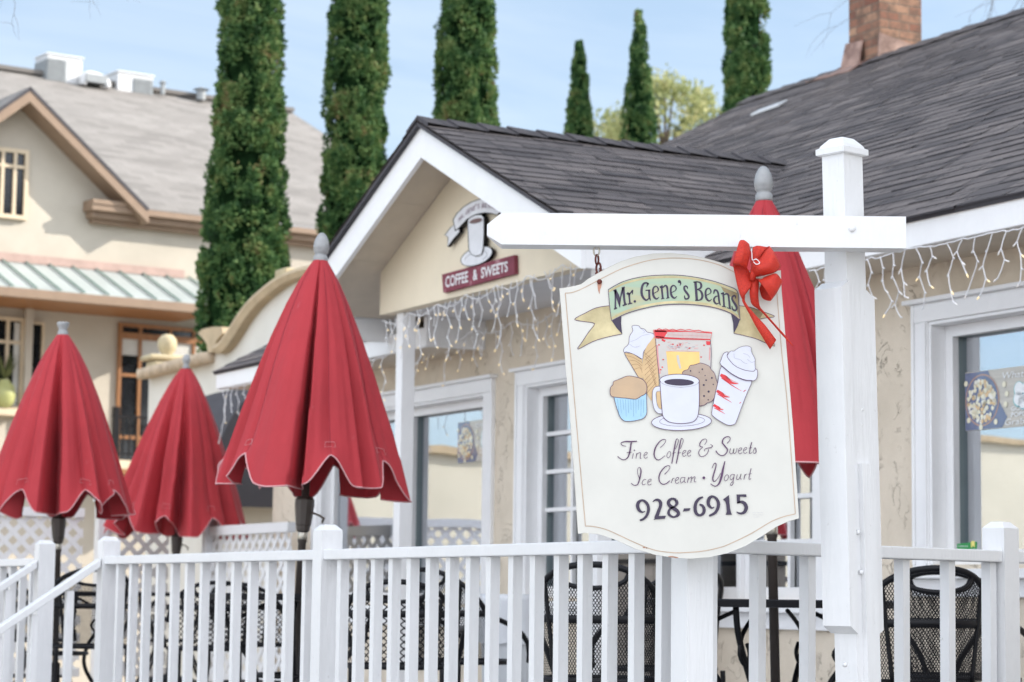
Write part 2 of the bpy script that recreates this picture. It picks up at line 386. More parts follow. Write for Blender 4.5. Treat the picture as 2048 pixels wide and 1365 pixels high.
cells(mb, wall_l, UR-0.3, CW, CW+0.2, 0, EAVE_Z+0.12, ops)
mb.build('wall', M['stucco'], cafe)
mb = MB()                                        # the shell behind it: end walls, back wall, floor
mb.hbox(wall_l, wall_l+0.2, CW+0.2, 16.0, 0, EAVE_Z-0.1); mb.hbox(UR-0.5, UR-0.3, CW+0.2, 16.0, 0, EAVE_Z-0.1)
mb.hbox(wall_l, UR-0.3, 16.0, 16.2, 0, EAVE_Z-0.1)
for u in (UL+0.35, UR-0.5):
    mb.prism([H(u, CE+0.5, EAVE_Z-0.1), H(u, RIDGE_C, RIDGE_Z-0.25), H(u, 16.4, EAVE_Z-0.1)], U*0.18)
mb.build('rear_wall', M['stucco'], cafe)
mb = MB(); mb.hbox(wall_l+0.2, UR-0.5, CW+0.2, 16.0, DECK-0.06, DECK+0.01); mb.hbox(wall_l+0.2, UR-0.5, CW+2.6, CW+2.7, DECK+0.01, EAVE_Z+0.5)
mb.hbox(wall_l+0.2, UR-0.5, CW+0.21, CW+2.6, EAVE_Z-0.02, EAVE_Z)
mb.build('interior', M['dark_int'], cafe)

def window(name, op, cols, rows, sashes, casing=0.155, sill=True, label=None, cas_l=None):
    u0, u1, z0, z1 = op
    fr = MB()
    cl = casing if cas_l is None else cas_l
    f0, f1 = CW-0.028, CW+0.004
    fr.hbox(u0-cl, u0, f0, f1, z0-0.02, z1); fr.hbox(u1, u1+casing, f0, f1, z0-0.02, z1)      # side casings
    fr.hbox(u0-cl, u1+casing, f0-0.004, f1, z1, z1+casing*0.72)                                # head casing
    fr.hbox(u0-cl-0.03, u1+casing+0.03, f0-0.035, f1, z1+casing*0.72, z1+casing*0.72+0.022)    # drip cap
    fr.hbox(u0-cl+0.012, u0-cl+0.03, f0-0.012, f0, z0, z1+casing*0.7)                          # outer bead
    fr.hbox(u0-0.02, u0-0.006, f0-0.009, f0, z0, z1)
    # reveal boards
    r0, r1 = CW-0.02, CW+0.075
    fr.hbox(u0, u0+0.018, r0, r1, z0, z1-0.018); fr.hbox(u1-0.018, u1, r0, r1, z0, z1-0.018); fr.hbox(u0, u1, r0, r1, z1-0.018, z1)
    fo = fr.build('window', M['trim'], cafe, bevel=0.004)
    if label: fo['label'] = label
    if sill:
        s = MB(); s.hbox(u0-cl-0.05, u1+casing+0.05, CW-0.07, CW+0.13, z0-0.065, z0-0.021); s.hbox(u0-cl, u1+casing, CW-0.03, CW+0.003, z0-0.15, z0-0.066)
        s.build('sill', M['trim'], fo, bevel=0.004)
    n = sashes; w = (u1-u0-0.036)/n
    sa, pa, vi = MB(), MB(), MB()
    for k in range(n):
        a, b = u0+0.018+k*w, u0+0.018+(k+1)*w
        t = 0.055; v0, v1 = CW+0.065, CW+0.105
        if k: a += 0.03
        sa.hbox(a, a+t, v0, v1, z0, z1-0.018); sa.hbox(b-t, b, v0, v1, z0, z1-0.018)
        sa.hbox(a+t, b-t, v0, v1, z1-0.018-t, z1-0.018); sa.hbox(a+t, b-t, v0, v1, z0, z0+t*1.25)
        if k: sa.hbox(a-0.032, a-0.002, v0-0.03, v1, z0, z1-0.018)
        ga, gb, g0, g1 = a+t, b-t, z0+t*1.25, z1-0.018-t
        vd = CW+0.128
        vi.hbox(ga-0.01, ga+0.0, v1, vd+0.02, g0, g1); vi.hbox(gb, gb+0.01, v1, vd+0.02, g0, g1)
        vi.hbox(ga, gb, v1, vd+0.02, g1, g1+0.01); vi.hbox(ga, gb, v1, vd+0.02, g0-0.01, g0)
        for i in range(1, cols): 
            uu = ga+(gb-ga)*i/cols; sa.hbox(uu-0.013, uu+0.013, v1-0.012, v1+0.02, g0, g1)
        for j in range(1, rows):
            zz = g0+(g1-g0)*j/rows; sa.hbox(ga, gb, v1-0.010, v1+0.018, zz-0.013, zz+0.013)
        sk = 0.052*(gb-ga)/2 if (n == 2 and k == 0) or (n == 4 and k == 3) else 0.0    # the left pane sits slightly out of true
        a0, b0 = H(ga-0.006, vd-sk, g0-0.006), H(gb+0.006, vd+sk, g0-0.006)
        pa.box(a0, b0-a0, V*0.005, Z*(g1-g0+0.012))
    sa.build('sash', M['trim'], fo, bevel=0.003)
    vi.build('glazing_strip', M['vinyl'], fo)
    pa.build('pane', M['glass'], fo)
    return fo
window('window', o_r, 1, 1, 1, casing=0.125)
window('window', o_l, 1, 1, 2, casing=0.125)
window('window', o_m, 2, 5, 4, casing=0.125)

gl_ = wall_uz(760, 600, CG)[0]
# ---- main roof
mb = MB(); ov = 0.0
def roof_slab(mb, p, t=0.09):                    # p: eave-left, eave-right, ridge-right, ridge-left
    a = (p[1]-p[0]).normalized(); nn = a.cross(p[3]-p[0]).normalized(); b = nn.cross(a)
    uv = [((q-p[0]).dot(a), (q-p[0]).dot(b)) for q in p]
    if nn.z < 0: nn = -nn
    mb.face(p if a.cross(p[3]-p[0]).z > 0 else p, 0, uv)
    d = -nn*t; n = len(p)
    mb.face([q+d for q in reversed(p)], 1)
    for i in range(n): mb.face([p[i], p[i]+d, p[(i+1) % n]+d, p[(i+1) % n]], 1)
def mz(v): return EAVE_Z+0.02+(RIDGE_Z-EAVE_Z-0.02)*(v-6.5)/(RIDGE_C-6.5)
uvr = lambda p: (p.dot(U)-UL, (p-H(0, 6.5, EAVE_Z+0.02)).dot(H(0, RIDGE_C-6.5, RIDGE_Z-EAVE_Z).normalized()))
front = [H(UL, 6.5, mz(6.5)), H(-12.33-1.92, 6.5, mz(6.5)), H(-12.33-1.92, 6.78, mz(6.78)), H(-12.33, 8.35, mz(8.35)), H(-12.33+1.92, 6.78, mz(6.78)), H(-12.33+1.92, 6.5, mz(6.5)), H(UR, 6.5, mz(6.5)), H(UR, RIDGE_C, RIDGE_Z), H(UL, RIDGE_C, RIDGE_Z)]
dn = H(0, 0.01, -0.022)
lift = lambda p, k: p + H(0, -0.485, 0.874)*k
mb.face([p+dn for p in reversed(front)], 2)
for i in range(len(front)): mb.face([front[i], front[i]+dn, front[(i+1) % 9]+dn, front[(i+1) % 9]], 2 if i in (1, 2, 3, 4) else 1)
def courses(mb, left, right, pos, s_max, h=0.122, tab=0.33, butt=0.0065, seed=1):
    # lapped shingle tabs: pos(x, s, lift) -> point, left(s)/right(s) give the limits along x
    rnd = random.Random(seed); s = -0.012; row = 0
    while s < s_max:
        s2 = min(s+h, s_max); x0, x1 = min(left(s), left(s2)), max(right(s), right(s2)); x = x0-rnd.uniform(0, tab)
        while x < x1:
            xa, xb = x, x+tab-0.004; x += tab
            def cl(q, t): return max(left(t), min(right(t), q))
            js, jb = rnd.uniform(-0.006, 0.006), rnd.uniform(-0.003, 0.004)
            a, b, c, d = (cl(xa, s), s+js), (cl(xb, s), s+js+rnd.uniform(-0.003, 0.003)), (cl(xb, s2), s2+0.02), (cl(xa, s2), s2+0.02)
            if b[0]-a[0] < 0.01 and c[0]-d[0] < 0.01: continue
            P = [pos(*a, butt+jb), pos(*b, butt+jb), pos(*c, 0.0015), pos(*d, 0.0015)]
            o = rnd.uniform(0, 40); uv = [(q[0]+o, q[1]-s+o) for q in (a, b, c, d)]
            mb.face(P, 0, uv)
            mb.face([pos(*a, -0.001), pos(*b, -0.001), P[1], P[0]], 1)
        s += h; row += 1
SL = math.hypot(RIDGE_C-6.5, RIDGE_Z-EAVE_Z-0.02)
def mpos(x, s, l): k = s/SL; v = 6.5+(RIDGE_C-6.5)*k; return H(x, v, mz(v))+H(0, -0.485, 0.874)*l
def nl(s):                                        # half width of the notch under the porch roof at slope distance s
    v = 6.5+(RIDGE_C-6.5)*s/SL
    return 1.92 if v < 6.78 else max(0, 1.92*(8.35-v)/(8.35-6.78))
s_n = SL*(8.35-6.5)/(RIDGE_C-6.5)
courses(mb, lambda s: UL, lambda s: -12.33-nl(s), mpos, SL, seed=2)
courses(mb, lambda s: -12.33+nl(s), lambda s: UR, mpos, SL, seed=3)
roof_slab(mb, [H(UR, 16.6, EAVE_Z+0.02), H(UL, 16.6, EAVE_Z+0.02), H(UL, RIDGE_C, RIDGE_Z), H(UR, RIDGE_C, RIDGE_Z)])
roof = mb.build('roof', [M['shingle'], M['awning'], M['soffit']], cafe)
mb = MB()                                        # ridge caps
k = UL
while k < UR:
    for s in (-1, 1):
        p = [H(k, RIDGE_C, RIDGE_Z+0.035), H(k+0.3, RIDGE_C, RIDGE_Z+0.02), H(k+0.3, RIDGE_C+s*0.15, RIDGE_Z-0.07), H(k, RIDGE_C+s*0.15, RIDGE_Z-0.055)]
        mb.face(p if s > 0 else p[::-1], 0, [(0, 0), (0.28, 0), (0.28, 0.12), (0, 0.12)])
    k += 0.28
mb.build('ridge_cap', M['shingle'], roof)
mb = MB()                                        # eave boards
mb.hbox(UL+0.02, gl_-0.01, CE-0.03, CE+0.01, EYE+1.605, EAVE_Z+0.012)
mb.build('fascia', M['trim'], cafe, bevel=0.004)
mb = MB(); mb.hbox(wall_uz(1192, 600, CG)[0]+0.01, UR, CE-0.03, CE+0.01, EYE+1.605, EAVE_Z+0.012)
mb.build('fascia', M['trim'], cafe, bevel=0.004)
mb = MB()
mb.box(H(UL+0.01, CE+0.0, EAVE_Z-0.13), H(0, RIDGE_C-CE, RIDGE_Z-EAVE_Z), U*0.03, Z*0.13)
mb.build('fascia', M['trim'], cafe, bevel=0.004)
mb = MB(); mb.hbox(UL+0.02, gl_-0.02, CE+0.021, CW+0.0, EYE+1.61, EYE+1.63); mb.hbox(-12.33+1.93, UR, CE+0.021, CW, EYE+1.61, EYE+1.63); mb.build('soffit', M['soffit'], cafe)

# ---- porch gable
GU, GZ, GS, GH = -12.33, EYE+2.784, 0.455, 1.95
ZC = EYE+1.79
mb = MB()
def gz(du): return GZ - GS*abs(du)
for s in (-1, 1):
    bk = 8.48 - (8.48-6.55)*1.0
    p = [H(GU+s*GH, CR-0.03, gz(GH)), H(GU+s*GH, 6.88, gz(GH)), H(GU, 8.5, GZ), H(GU, CR-0.03, GZ)]
    q = p if s > 0 else [p[1], p[0], p[3], p[2]]
    a, b_ = (q[1]-q[0]).normalized(), None
    roof_slab(mb, [p-Z*0.012 for p in q], 0.02)
    sl = math.hypot(GH, GZ-gz(GH))
    def ppos(x, t, l, s=s): k = t/sl; return H(GU+s*GH*(1-k), x if s > 0 else -x, gz(GH)+(GZ-gz(GH))*k)+H(s*0.414, 0, 0.91)*l
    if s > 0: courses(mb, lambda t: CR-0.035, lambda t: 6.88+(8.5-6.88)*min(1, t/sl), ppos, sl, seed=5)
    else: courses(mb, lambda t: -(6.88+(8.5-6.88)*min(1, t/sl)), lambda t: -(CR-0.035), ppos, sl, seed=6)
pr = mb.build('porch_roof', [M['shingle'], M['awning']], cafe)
mb = MB(); k = CR-0.03
while k < 8.3:
    for s in (-1, 1):
        lift = 0.03
        p = [H(GU, k, GZ+lift), H(GU, k+0.22, GZ+lift-0.014), H(GU+s*0.15, k+0.22, GZ+lift-0.014-GS*0.15), H(GU+s*0.15, k, GZ+lift-GS*0.15)]
        mb.face(p if s < 0 else p[::-1], 0, [(0.02, 0.02), (0.26, 0.02), (0.26, 0.11), (0.02, 0.11)])
        e = [H(GU, k, GZ+lift), H(GU+s*0.15, k, GZ+lift-GS*0.15), H(GU+s*0.15, k, GZ-GS*0.15), H(GU, k, GZ)]
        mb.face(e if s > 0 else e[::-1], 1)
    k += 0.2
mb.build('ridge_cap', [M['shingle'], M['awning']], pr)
mb = MB()                                        # rake boards
for s in (-1, 1):
    t, h = 0.03, 0.185
    pts = [H(GU, CR, GZ-0.034), H(GU+s*(GH-0.02), CR, gz(GH)-0.034), H(GU+s*(GH-0.02), CR, gz(GH)-0.034-h), H(GU, CR, GZ-0.034-h)]
    mb.prism(pts, V*t)
mb.build('rake_board', M['trim'], cafe)
for s in (-1, 1):
    mb = MB(); a_ = GU+s*(GH-0.05); mb.hbox(a_, a_+s*0.03, CR+0.031, 6.74, gz(GH)-0.215, gz(GH)-0.034); mb.build('porch_fascia', M['trim'], cafe, bevel=0.003)
mb = MB()                                        # sloping soffit boards with their joints
for s in (-1, 1):
    d = 0.0; w = 0.62
    while d < GH-0.1:
        e = min(d+w-0.004, GH-0.05)
        mb.prism([H(GU+s*d, CR+0.032, gz(d)-0.105), H(GU+s*e, CR+0.032, gz(e)-0.105), H(GU+s*e, CR+0.032, gz(e)-0.085), H(GU+s*d, CR+0.032, gz(d)-0.085)], V*(1.6 if s < 0 else 1.1))
        d += w
mb.build('porch_soffit', M['soffit'], cafe)
gl, gr = wall_uz(760, 600, CG)[0], wall_uz(1192, 600, CG)[0]
mb = MB()
mb.prism([H(gl, CG, ZC), H(gr, CG, ZC), H(gr, CG, gz(gr-GU)-0.11), H(GU, CG, GZ-0.11), H(gl, CG, gz(gl-GU)-0.11)], V*0.09)
mb.build('gable_wall', M['cream_board'], cafe)
mb = MB()
mb.hbox(gl+0.02, gr-0.02, CG+0.091, CW-0.001, ZC+0.01, ZC+0.03)
mb.build('porch_ceiling', M['porch_ceiling'], cafe)
for u in (gl+0.0, gr-0.05):
    mb = MB(); mb.hbox(u, u+0.05, CG+0.091, CW-0.001, ZC+0.031, gz(u+0.02-GU)-0.11)
    mb.build('porch_cheek', M['trim'], cafe)
    mb = MB(); e_ = (gl-0.012) if u == gl else gr-0.03; mb.hbox(e_, e_+0.042, CE-0.028, CW-0.001, EYE+1.607, ZC+0.008); mb.build('eave_return', M['trim'], cafe)
for px in (806, 1200):
    u = wall_uz(px, 900, CG+0.09)[0]
    mb = MB(); mb.hbox(u-0.046, u+0.046, CG+0.05, CG+0.142, DECK, ZC-0.002)
    mb.build('porch_column', M['trim'], cafe, bevel=0.004)

# ---- brick chimney on the ridge
c0 = on(1690, 133, V, RIDGE_C-0.1); cu, cv = c0.dot(U), RIDGE_C-0.02
mb = MB(); w = 0.43
def brick_box(mb, u0, u1, v0, v1, z0, z1):
    P = [H(u0, v0, 0), H(u1, v0, 0), H(u1, v1, 0), H(u0, v1, 0)]; L = [0, u1-u0, u1-u0+v1-v0, 2*(u1-u0)+v1-v0, 2*(u1-u0+v1-v0)]
    for i in range(4):
        a, b = P[i], P[(i+1) % 4]
        mb.face([a+Z*z0, b+Z*z0, b+Z*z1, a+Z*z1], 0, [(L[i], z0), (L[i+1], z0), (L[i+1], z1), (L[i], z1)])
    mb.face([p+Z*z1 for p in P], 0, [(0, 0)]*4)
uc = cu - w*0.12
brick_box(mb, uc, uc+w, cv, cv+w, RIDGE_Z-0.5, RIDGE_Z+1.35)
brick_box(mb, uc-0.05, uc+w+0.05, cv-0.05, cv+w+0.05, RIDGE_Z+1.35, RIDGE_Z+1.5)
ch = mb.build('chimney', M['brick'], cafe)
mb = MB()                                        # rusty apron flashing
def pp(u, v, h): return H(u, v, EAVE_Z+PITCH_R*(min(v, 2*RIDGE_C-v)-CE)+h)
mb.prism([pp(uc-0.03, cv-0.06, 0.02), pp(uc-0.02, cv-0.012, 0.22), pp(uc+0.22, cv-0.012, 0.20), pp(uc+0.24, cv-0.06, 0.02)], -V*0.012-U*0.0)
mb.prism([H(uc+w+0.015, cv-0.05, RIDGE_Z-0.2), H(uc+w+0.015, cv+w, RIDGE_Z-0.2), H(uc+w+0.015, cv+w, RIDGE_Z+0.12), H(uc+w+0.015, cv-0.02, RIDGE_Z+0.2)], U*0.012)
mb.prism([pp(uc-0.5, cv-0.10, 0.012), pp(uc+0.3, cv-0.22, 0.012), pp(uc+0.3, cv-0.02, 0.02), pp(uc-0.1, cv-0.02, 0.02)], Z*0.012)
mb.build('flashing', M['flash'], ch)
# a pale strip of metal lying on the roof
q = on(1563, 186, V, RIDGE_C-0.75); u0 = q.dot(U)
strip = MB(); a = pp(u0-0.16, RIDGE_C-0.95, 0.02)
strip.box(a, H(0.34, 0.05, 0.028), H(-0.02, 0.10, 0.055), Z*0.02)
tag(strip.build('roof_patch', M['unit'], bevel=0.004), 'pale metal strip lying on the dark shingles below the chimney', 'metal strip')
# ================================================================== GROUND, DECK, STAIRS
M['paving'] = pm('pale_paving', (0.46, 0.44, 0.41), 0.85, vary=0.12, vscale=1.5, bump=0.2)
M['deckwood'] = pm('grey_deck_boards', (0.42, 0.42, 0.43), 0.7, vary=0.12, vscale=3, stretch=(1, 8, 1))
M['asphalt'] = pm('asphalt', (0.055, 0.055, 0.058), 0.9, vary=0.2, vscale=20)
M['earth'] = pm('leaf_strewn_brick', (0.50, 0.30, 0.17), 0.9, vary=0.35, vscale=8, c2=(0.60, 0.46, 0.30))
mb = MB(); mb.face([V3(-600, -300), V3(600, -300), V3(600, 900), V3(-600, 900)]); tag(mb.build('ground', M['paving']), kind='structure')
mb = MB(); mb.face([H(-26, -30, 0.004), H(-23, -30, 0.004), H(-23, 5.5, 0.004), H(-26, 5.5, 0.004)]); tag(mb.build('road', M['asphalt']), kind='structure')
mb = MB(); mb.face([H(-33.5, 0.5, 0.005), H(-17.3, 0.5, 0.005), H(-17.3, 9.0, 0.005), H(-33.5, 9.0, 0.005)]); tag(mb.build('path', M['earth']), kind='structure')
CF = 3.69                                       # the front railing line
corner = Vector((0.544, 6.93, 0)); u_c = corner.dot(U)
RD = V3(0.713, 0.701, 0)                        # direction of the railing right of the corner
mb = MB()
u_end = -16.9
rp = [H(u_end, CF-0.08, DECK-0.05), H(u_c+0.05, CF-0.08, DECK-0.05), corner+RD*4.4+Z*(DECK-0.05), H(-2.5, CW, DECK-0.05), H(wall_l, CW, DECK-0.05), H(u_end, CW, DECK-0.05)]
mb.prism(rp, Z*0.05); tag(mb.build('deck', M['deckwood']), kind='structure')
def upx(px, c): return on(px, 1100, V, c).dot(U)
uP1, uP2, uS = upx(218, CF), upx(655, CF), upx(90, CF)
mb = MB()
for i in range(4):
    mb.hbox(uS+0.06, uP1-0.06, CF-0.12-0.28*(i+1), CF-0.1-0.28*i, 0, DECK-0.06-0.17*(i+1)+0.02)
tag(mb.build('steps', M['deckwood']), kind='structure')

# ================================================================== WHITE RAILINGS
RT = EYE+0.177                                  # top of the rail
def rail_post(parent, p, ang, w=0.089, top=0.098, z0=DECK, name='post'):
    mb = MB(); c, s = V3(cos(ang), sin(ang)), V3(-sin(ang), cos(ang)); h = w/2
    zt = RT+top
    q = [p-c*h-s*h, p+c*h-s*h, p+c*h+s*h, p-c*h+s*h]
    def lvl(k, z): return [p+(x-p)*k+Z*z for x in [V3(y.x, y.y) for y in q]]
    p = V3(p.x, p.y); q = [V3(y.x, y.y) for y in q]
    L = [lvl(1, z0-0.3), lvl(1, zt-0.022), lvl(0.52, zt)]
    for a, b in zip(L, L[1:]):
        for i in range(4): mb.face([a[i], a[(i+1) % 4], b[(i+1) % 4], b[i]])
    mb.face(L[-1]); mb.face(L[0][::-1])
    return mb.build(name, M['white'], parent, bevel=0.0035)
def bar(mb, a, b, w, h, side):                  # box from a to b, width w across `side`, hanging h below
    d = b-a; mb.box(a-side*w/2-Z*h, d, side*w, Z*h)
def balusters(parent, a, b, n, side, skip=(), jit=0.004, ztop=0.0, w=0.036):
    rnd = random.Random(n)
    d = (b-a).normalized(); ang = math.atan2(d.y, d.x)
    for i in range(n):
        t = (i+1)/(n+1)
        if i in skip: continue
        p = a.lerp(b, t)+d*rnd.uniform(-jit, jit); mb = MB(); h = w/2
        tilt = d*rnd.uniform(-0.006, 0.006)
        q = [-d*h-side*h, d*h-side*h, d*h+side*h, -d*h+side*h]
        lo = [p+x+Z*(DECK+0.09) - tilt for x in q]; hi = [p+x+Z*(RT-0.041+ztop) for x in q]
        for k in range(4): mb.face([lo[k], lo[(k+1) % 4], hi[(k+1) % 4], hi[k]])
        mb.face(hi); mb.face(lo[::-1])
        mb.build('baluster', M['white'], parent, bevel=0.003)
rail_l = thing('railing', 'white painted wood railing running from the stair post to the corner under the hanging sign', 'railing', H((uP1+u_c)/2, CF, DECK), group='white railings round the deck')
angU = math.atan2(U.y, U.x)
for p, tp in ((uP1, 0.098), (uP2, 0.098), (u_c, 0.05)): rail_post(rail_l, H(p, CF, 0), angU, top=tp)
for a, b, n in ((uP1, uP2, 13), (uP2, u_c, 16)):
    mb = MB(); bar(mb, H(a+0.0445, CF, RT), H(b-0.0445, CF, RT), 0.075, 0.04, V); mb.build('top_rail', M['white'], rail_l, bevel=0.004)
    mb = MB(); bar(mb, H(a+0.0445, CF, DECK+0.09), H(b-0.0445, CF, DECK+0.09), 0.06, 0.04, V); mb.build('bottom_rail', M['white'], rail_l, bevel=0.004)
    balusters(rail_l, H(a, CF, 0), H(b, CF, 0), n, V)
rail_r = thing('railing', 'white wood railing running off to the right behind the tall sign post', 'railing', corner+RD*1.6+Z*DECK, group='white railings round the deck')
angR = math.atan2(RD.y, RD.x); side = V3(-RD.y, RD.x)
pr_ = corner+RD*1.586; pe_ = corner+RD*4.3
for p in (pr_, pe_): rail_post(rail_r, p, angR)
for a, b, n in ((corner, pr_, 6), (pr_, pe_, 11)):
    d0 = 0.0445
    mb = MB(); bar(mb, a+RD*d0+Z*RT, b-RD*d0+Z*RT, 0.075, 0.04, side); mb.build('top_rail', M['white'], rail_r, bevel=0.004)
    mb = MB(); bar(mb, a+RD*d0+Z*(DECK+0.09), b-RD*d0+Z*(DECK+0.09), 0.06, 0.04, side); mb.build('bottom_rail', M['white'], rail_r, bevel=0.004)
    if n == 6:
        for t in (0.066, 0.291, 0.532, 0.777, 1.0215, 1.275, 1.515): balusters(rail_r, a+RD*(t-0.1), a+RD*(t+0.1), 1, side, jit=0.001)
    else: balusters(rail_r, a, b, n, side)
# stair handrails
for up, px0, lab in ((uP1, 0, 'white stair handrail sloping down from the post left of the red umbrellas'), (uS, 0, 'white stair handrail on the far side of the steps, at the left edge')):
    hr = thing('stair_handrail', lab, 'handrail', H(up, CF, DECK), group='handrails of the deck stairs')
    L, dr = 1.25, 0.68
    a = H(up, CF-0.05, RT-0.012); b = H(up, CF-0.05-L, RT-0.012-L*dr)
    mb = MB(); mb.box(a-U*0.0375-Z*0.042, b-a, U*0.075, Z*0.042); mb.build('top_rail', M['white'], hr, bevel=0.004)
    for i in range(6):
        v = CF-0.05-0.175*(i+1)+0.03; zt = RT-0.054-0.68*(CF-0.05-v)-0.02
        mb = MB(); mb.hbox(up-0.019, up+0.019, v-0.019, v+0.019, max(0.05, zt-0.9), zt); mb.build('baluster', M['white'], hr, bevel=0.003)
    mb = MB(); mb.hbox(up-0.0445, up+0.0445, CF-0.05-L-0.0445, CF-0.05-L+0.0445, 0, RT-L*dr+0.06); mb.build('post', M['white'], hr, bevel=0.004)
rail_f = thing('railing', 'short white railing beyond the stair opening at the far left edge', 'railing', H((uS-14.5)/2, CF, DECK), group='white railings round the deck')
rail_post(rail_f, H(uS, CF, 0), angU)
rail_post(rail_f, H(-14.9, CF, 0), angU)
mb = MB(); bar(mb, H(-14.9+0.0445, CF, RT), H(uS-0.0445, CF, RT), 0.075, 0.04, V); mb.build('top_rail', M['white'], rail_f, bevel=0.004)
mb = MB(); bar(mb, H(-14.9+0.0445, CF, DECK+0.09), H(uS-0.0445, CF, DECK+0.09), 0.06, 0.04, V); mb.build('bottom_rail', M['white'], rail_f, bevel=0.004)
balusters(rail_f, H(-14.9, CF, 0), H(uS, CF, 0), 11, V)

# ================================================================== SIGN POST
DS = 6.73                                       # distance of the beam's front face
PX = on(1684, 600, V3(0, 1, 0), 6.87)
lean = R(-1.35)
sp_root = thing('sign_post', 'tall white wooden post with a capped top and a long beam carrying the sign', 'sign post', V3(PX.x+0.012, 6.87, 0))
c45, s45 = V3(cos(R(41)), sin(R(41))), V3(-sin(R(41)), cos(R(41)))
def lean_pt(p): return V3(p.x + (p.z-(EYE+0.87))*math.tan(-lean)*-1, p.y, p.z)
def obox(mb, ctr, z0, z1, a, b, ha, hb, chamfer=None):     # leaning box with half sizes ha, hb
    q = [ctr-a*ha-b*hb, ctr+a*ha-b*hb, ctr+a*ha+b*hb, ctr-a*ha+b*hb]
    lo = [lean_pt(V3(x.x, x.y, z0)) for x in q]; hi = [lean_pt(V3(x.x, x.y, z1)) for x in q]
    for k in range(4): mb.face([lo[k], lo[(k+1) % 4], hi[(k+1) % 4], hi[k]])
    mb.face(hi); mb.face(lo[::-1])
Pc = V3(PX.x+0.012, 6.87)
def zpx(py, px=1684, d=6.81): return at(px, py, d).z
z_cap = zpx(306)
mb = MB(); obox(mb, Pc, -0.02, z_cap+0.002, c45, s45, 0.042, 0.042); mb.build('post', M['white'], sp_root, bevel=0.004)
mb = MB()
zc1, zc2, zc3 = zpx(306), zpx(290), zpx(270)
def level(k, z): return [lean_pt(V3(x.x, x.y, z)) for x in (Pc-c45*k-s45*k, Pc+c45*k-s45*k, Pc+c45*k+s45*k, Pc-c45*k+s45*k)]
L = [level(0.050, zc1), level(0.055, zc1+0.003), level(0.055, zc2-0.004), level(0.047, zc2), level(0.045, zc2+0.006), level(0.026, zc3-0.002), level(0.022, zc3)]
for a, b in zip(L, L[1:]):
    for i in range(4): mb.face([a[i], a[(i+1) % 4], b[(i+1) % 4], b[i]])
mb.face(L[-1]); mb.face(L[0][::-1])
mb.build('post_cap', M['white'], sp_root, bevel=0.002)
# sleeve boards nailed to the post
def board(name, ctr, a, b, ha, hb, z0, z1, bev):
    q = [ctr-a*ha-b*hb, ctr+a*ha-b*hb, ctr+a*ha+b*hb, ctr-a*ha+b*hb]
    def lv(z, k): return [lean_pt(V3(*(ctr-b*hb + (x-(ctr-b*hb)) - b*((x-(ctr-b*hb)).dot(b))*(1-k)).xy, z)) for x in q]
    mb = MB(); L = [lv(z0, 0.08), lv(z0+bev, 1), lv(z1-bev, 1), lv(z1, 0.08)]
    for p, r in zip(L, L[1:]):
        for k in range(4): mb.face([p[k], p[(k+1) % 4], r[(k+1) % 4], r[k]])
    mb.face(L[-1]); mb.face(L[0][::-1]); mb.build(name, M['white'], sp_root, bevel=0.003)
board('sleeve_board', Pc-c45*0.0605, s45, -c45, 0.052, 0.0185, zpx(1268), zpx(562), 0.022)
board('sleeve_board', Pc+c45*0.0605, s45, c45, 0.042, 0.0185, zpx(1275), zpx(575), 0.022)
mb = MB(); obox(mb, Pc-s45*0.0505+c45*0.012, 0.3, zpx(926), c45, s45, 0.028, 0.0085); mb.build('sleeve_board', M['white'], sp_root, bevel=0.003)
mb = MB()
for px, py in ((1702, 822), (1723, 820), (1700, 848), (1722, 850), (1716, 1065), (1722, 1145), (1690, 1330)):
    p = on(px, py, s45, (Pc-s45*0.0425).dot(s45)) if py < 900 else on(px, py, s45, (Pc-s45*0.0595).dot(s45))
    mb = MB(); mb.tube([p+s45*0.003, p-s45*0.004, p-s45*0.006], [0.0075, 0.0065, 0.002], 10)
    mb.build('screw_head', M['white'], sp_root, smooth=True)
# the beam
bl, br = at(1004, 425, DS), at(1812, 433, DS)
zb0, zb1 = at(1400, 493, DS).z, at(1400, 429.5, DS).z
dz = (at(1812, 433, DS).z-at(1004, 425, DS).z)/(br.x-bl.x)
bd = V3(1, 0, dz).normalized(); th = 0.088
mb = MB()
def sect(x, k, ymid, y2=None):
    zm = (zb0+zb1)/2 + dz*(x-at(1400, 460, DS).x); h = (zb1-zb0)/2
    return [V3(x, DS+th*(0.5-k/2), zm-h*k), V3(x, DS+th*(0.5+k/2), zm-h*k), V3(x, DS+th*(0.5+k/2), zm+h*k), V3(x, DS+th*(0.5-k/2), zm+h*k)]
tipx = at(974, 440, DS).x
L = [sect(tipx, 0.34, 0), sect(bl.x, 1, 0), sect(br.x, 1, 0)]
for a, b in zip(L, L[1:]):
    for i in range(4): mb.face([a[i], a[(i+1) % 4], b[(i+1) % 4], b[i]])
mb.face(L[-1]); mb.face(L[0][::-1])
mb.build('beam', M['white'], sp_root, bevel=0.004)
mb = MB(); p = at(1704, 458, DS)
mb.tube([p+V3(0, 0.01, 0), p-V3(0, 0.004, 0), p-V3(0, 0.007, 0)], [0.011, 0.010, 0.004], 12); mb.build('bolt_head', M['white'], sp_root, smooth=True)
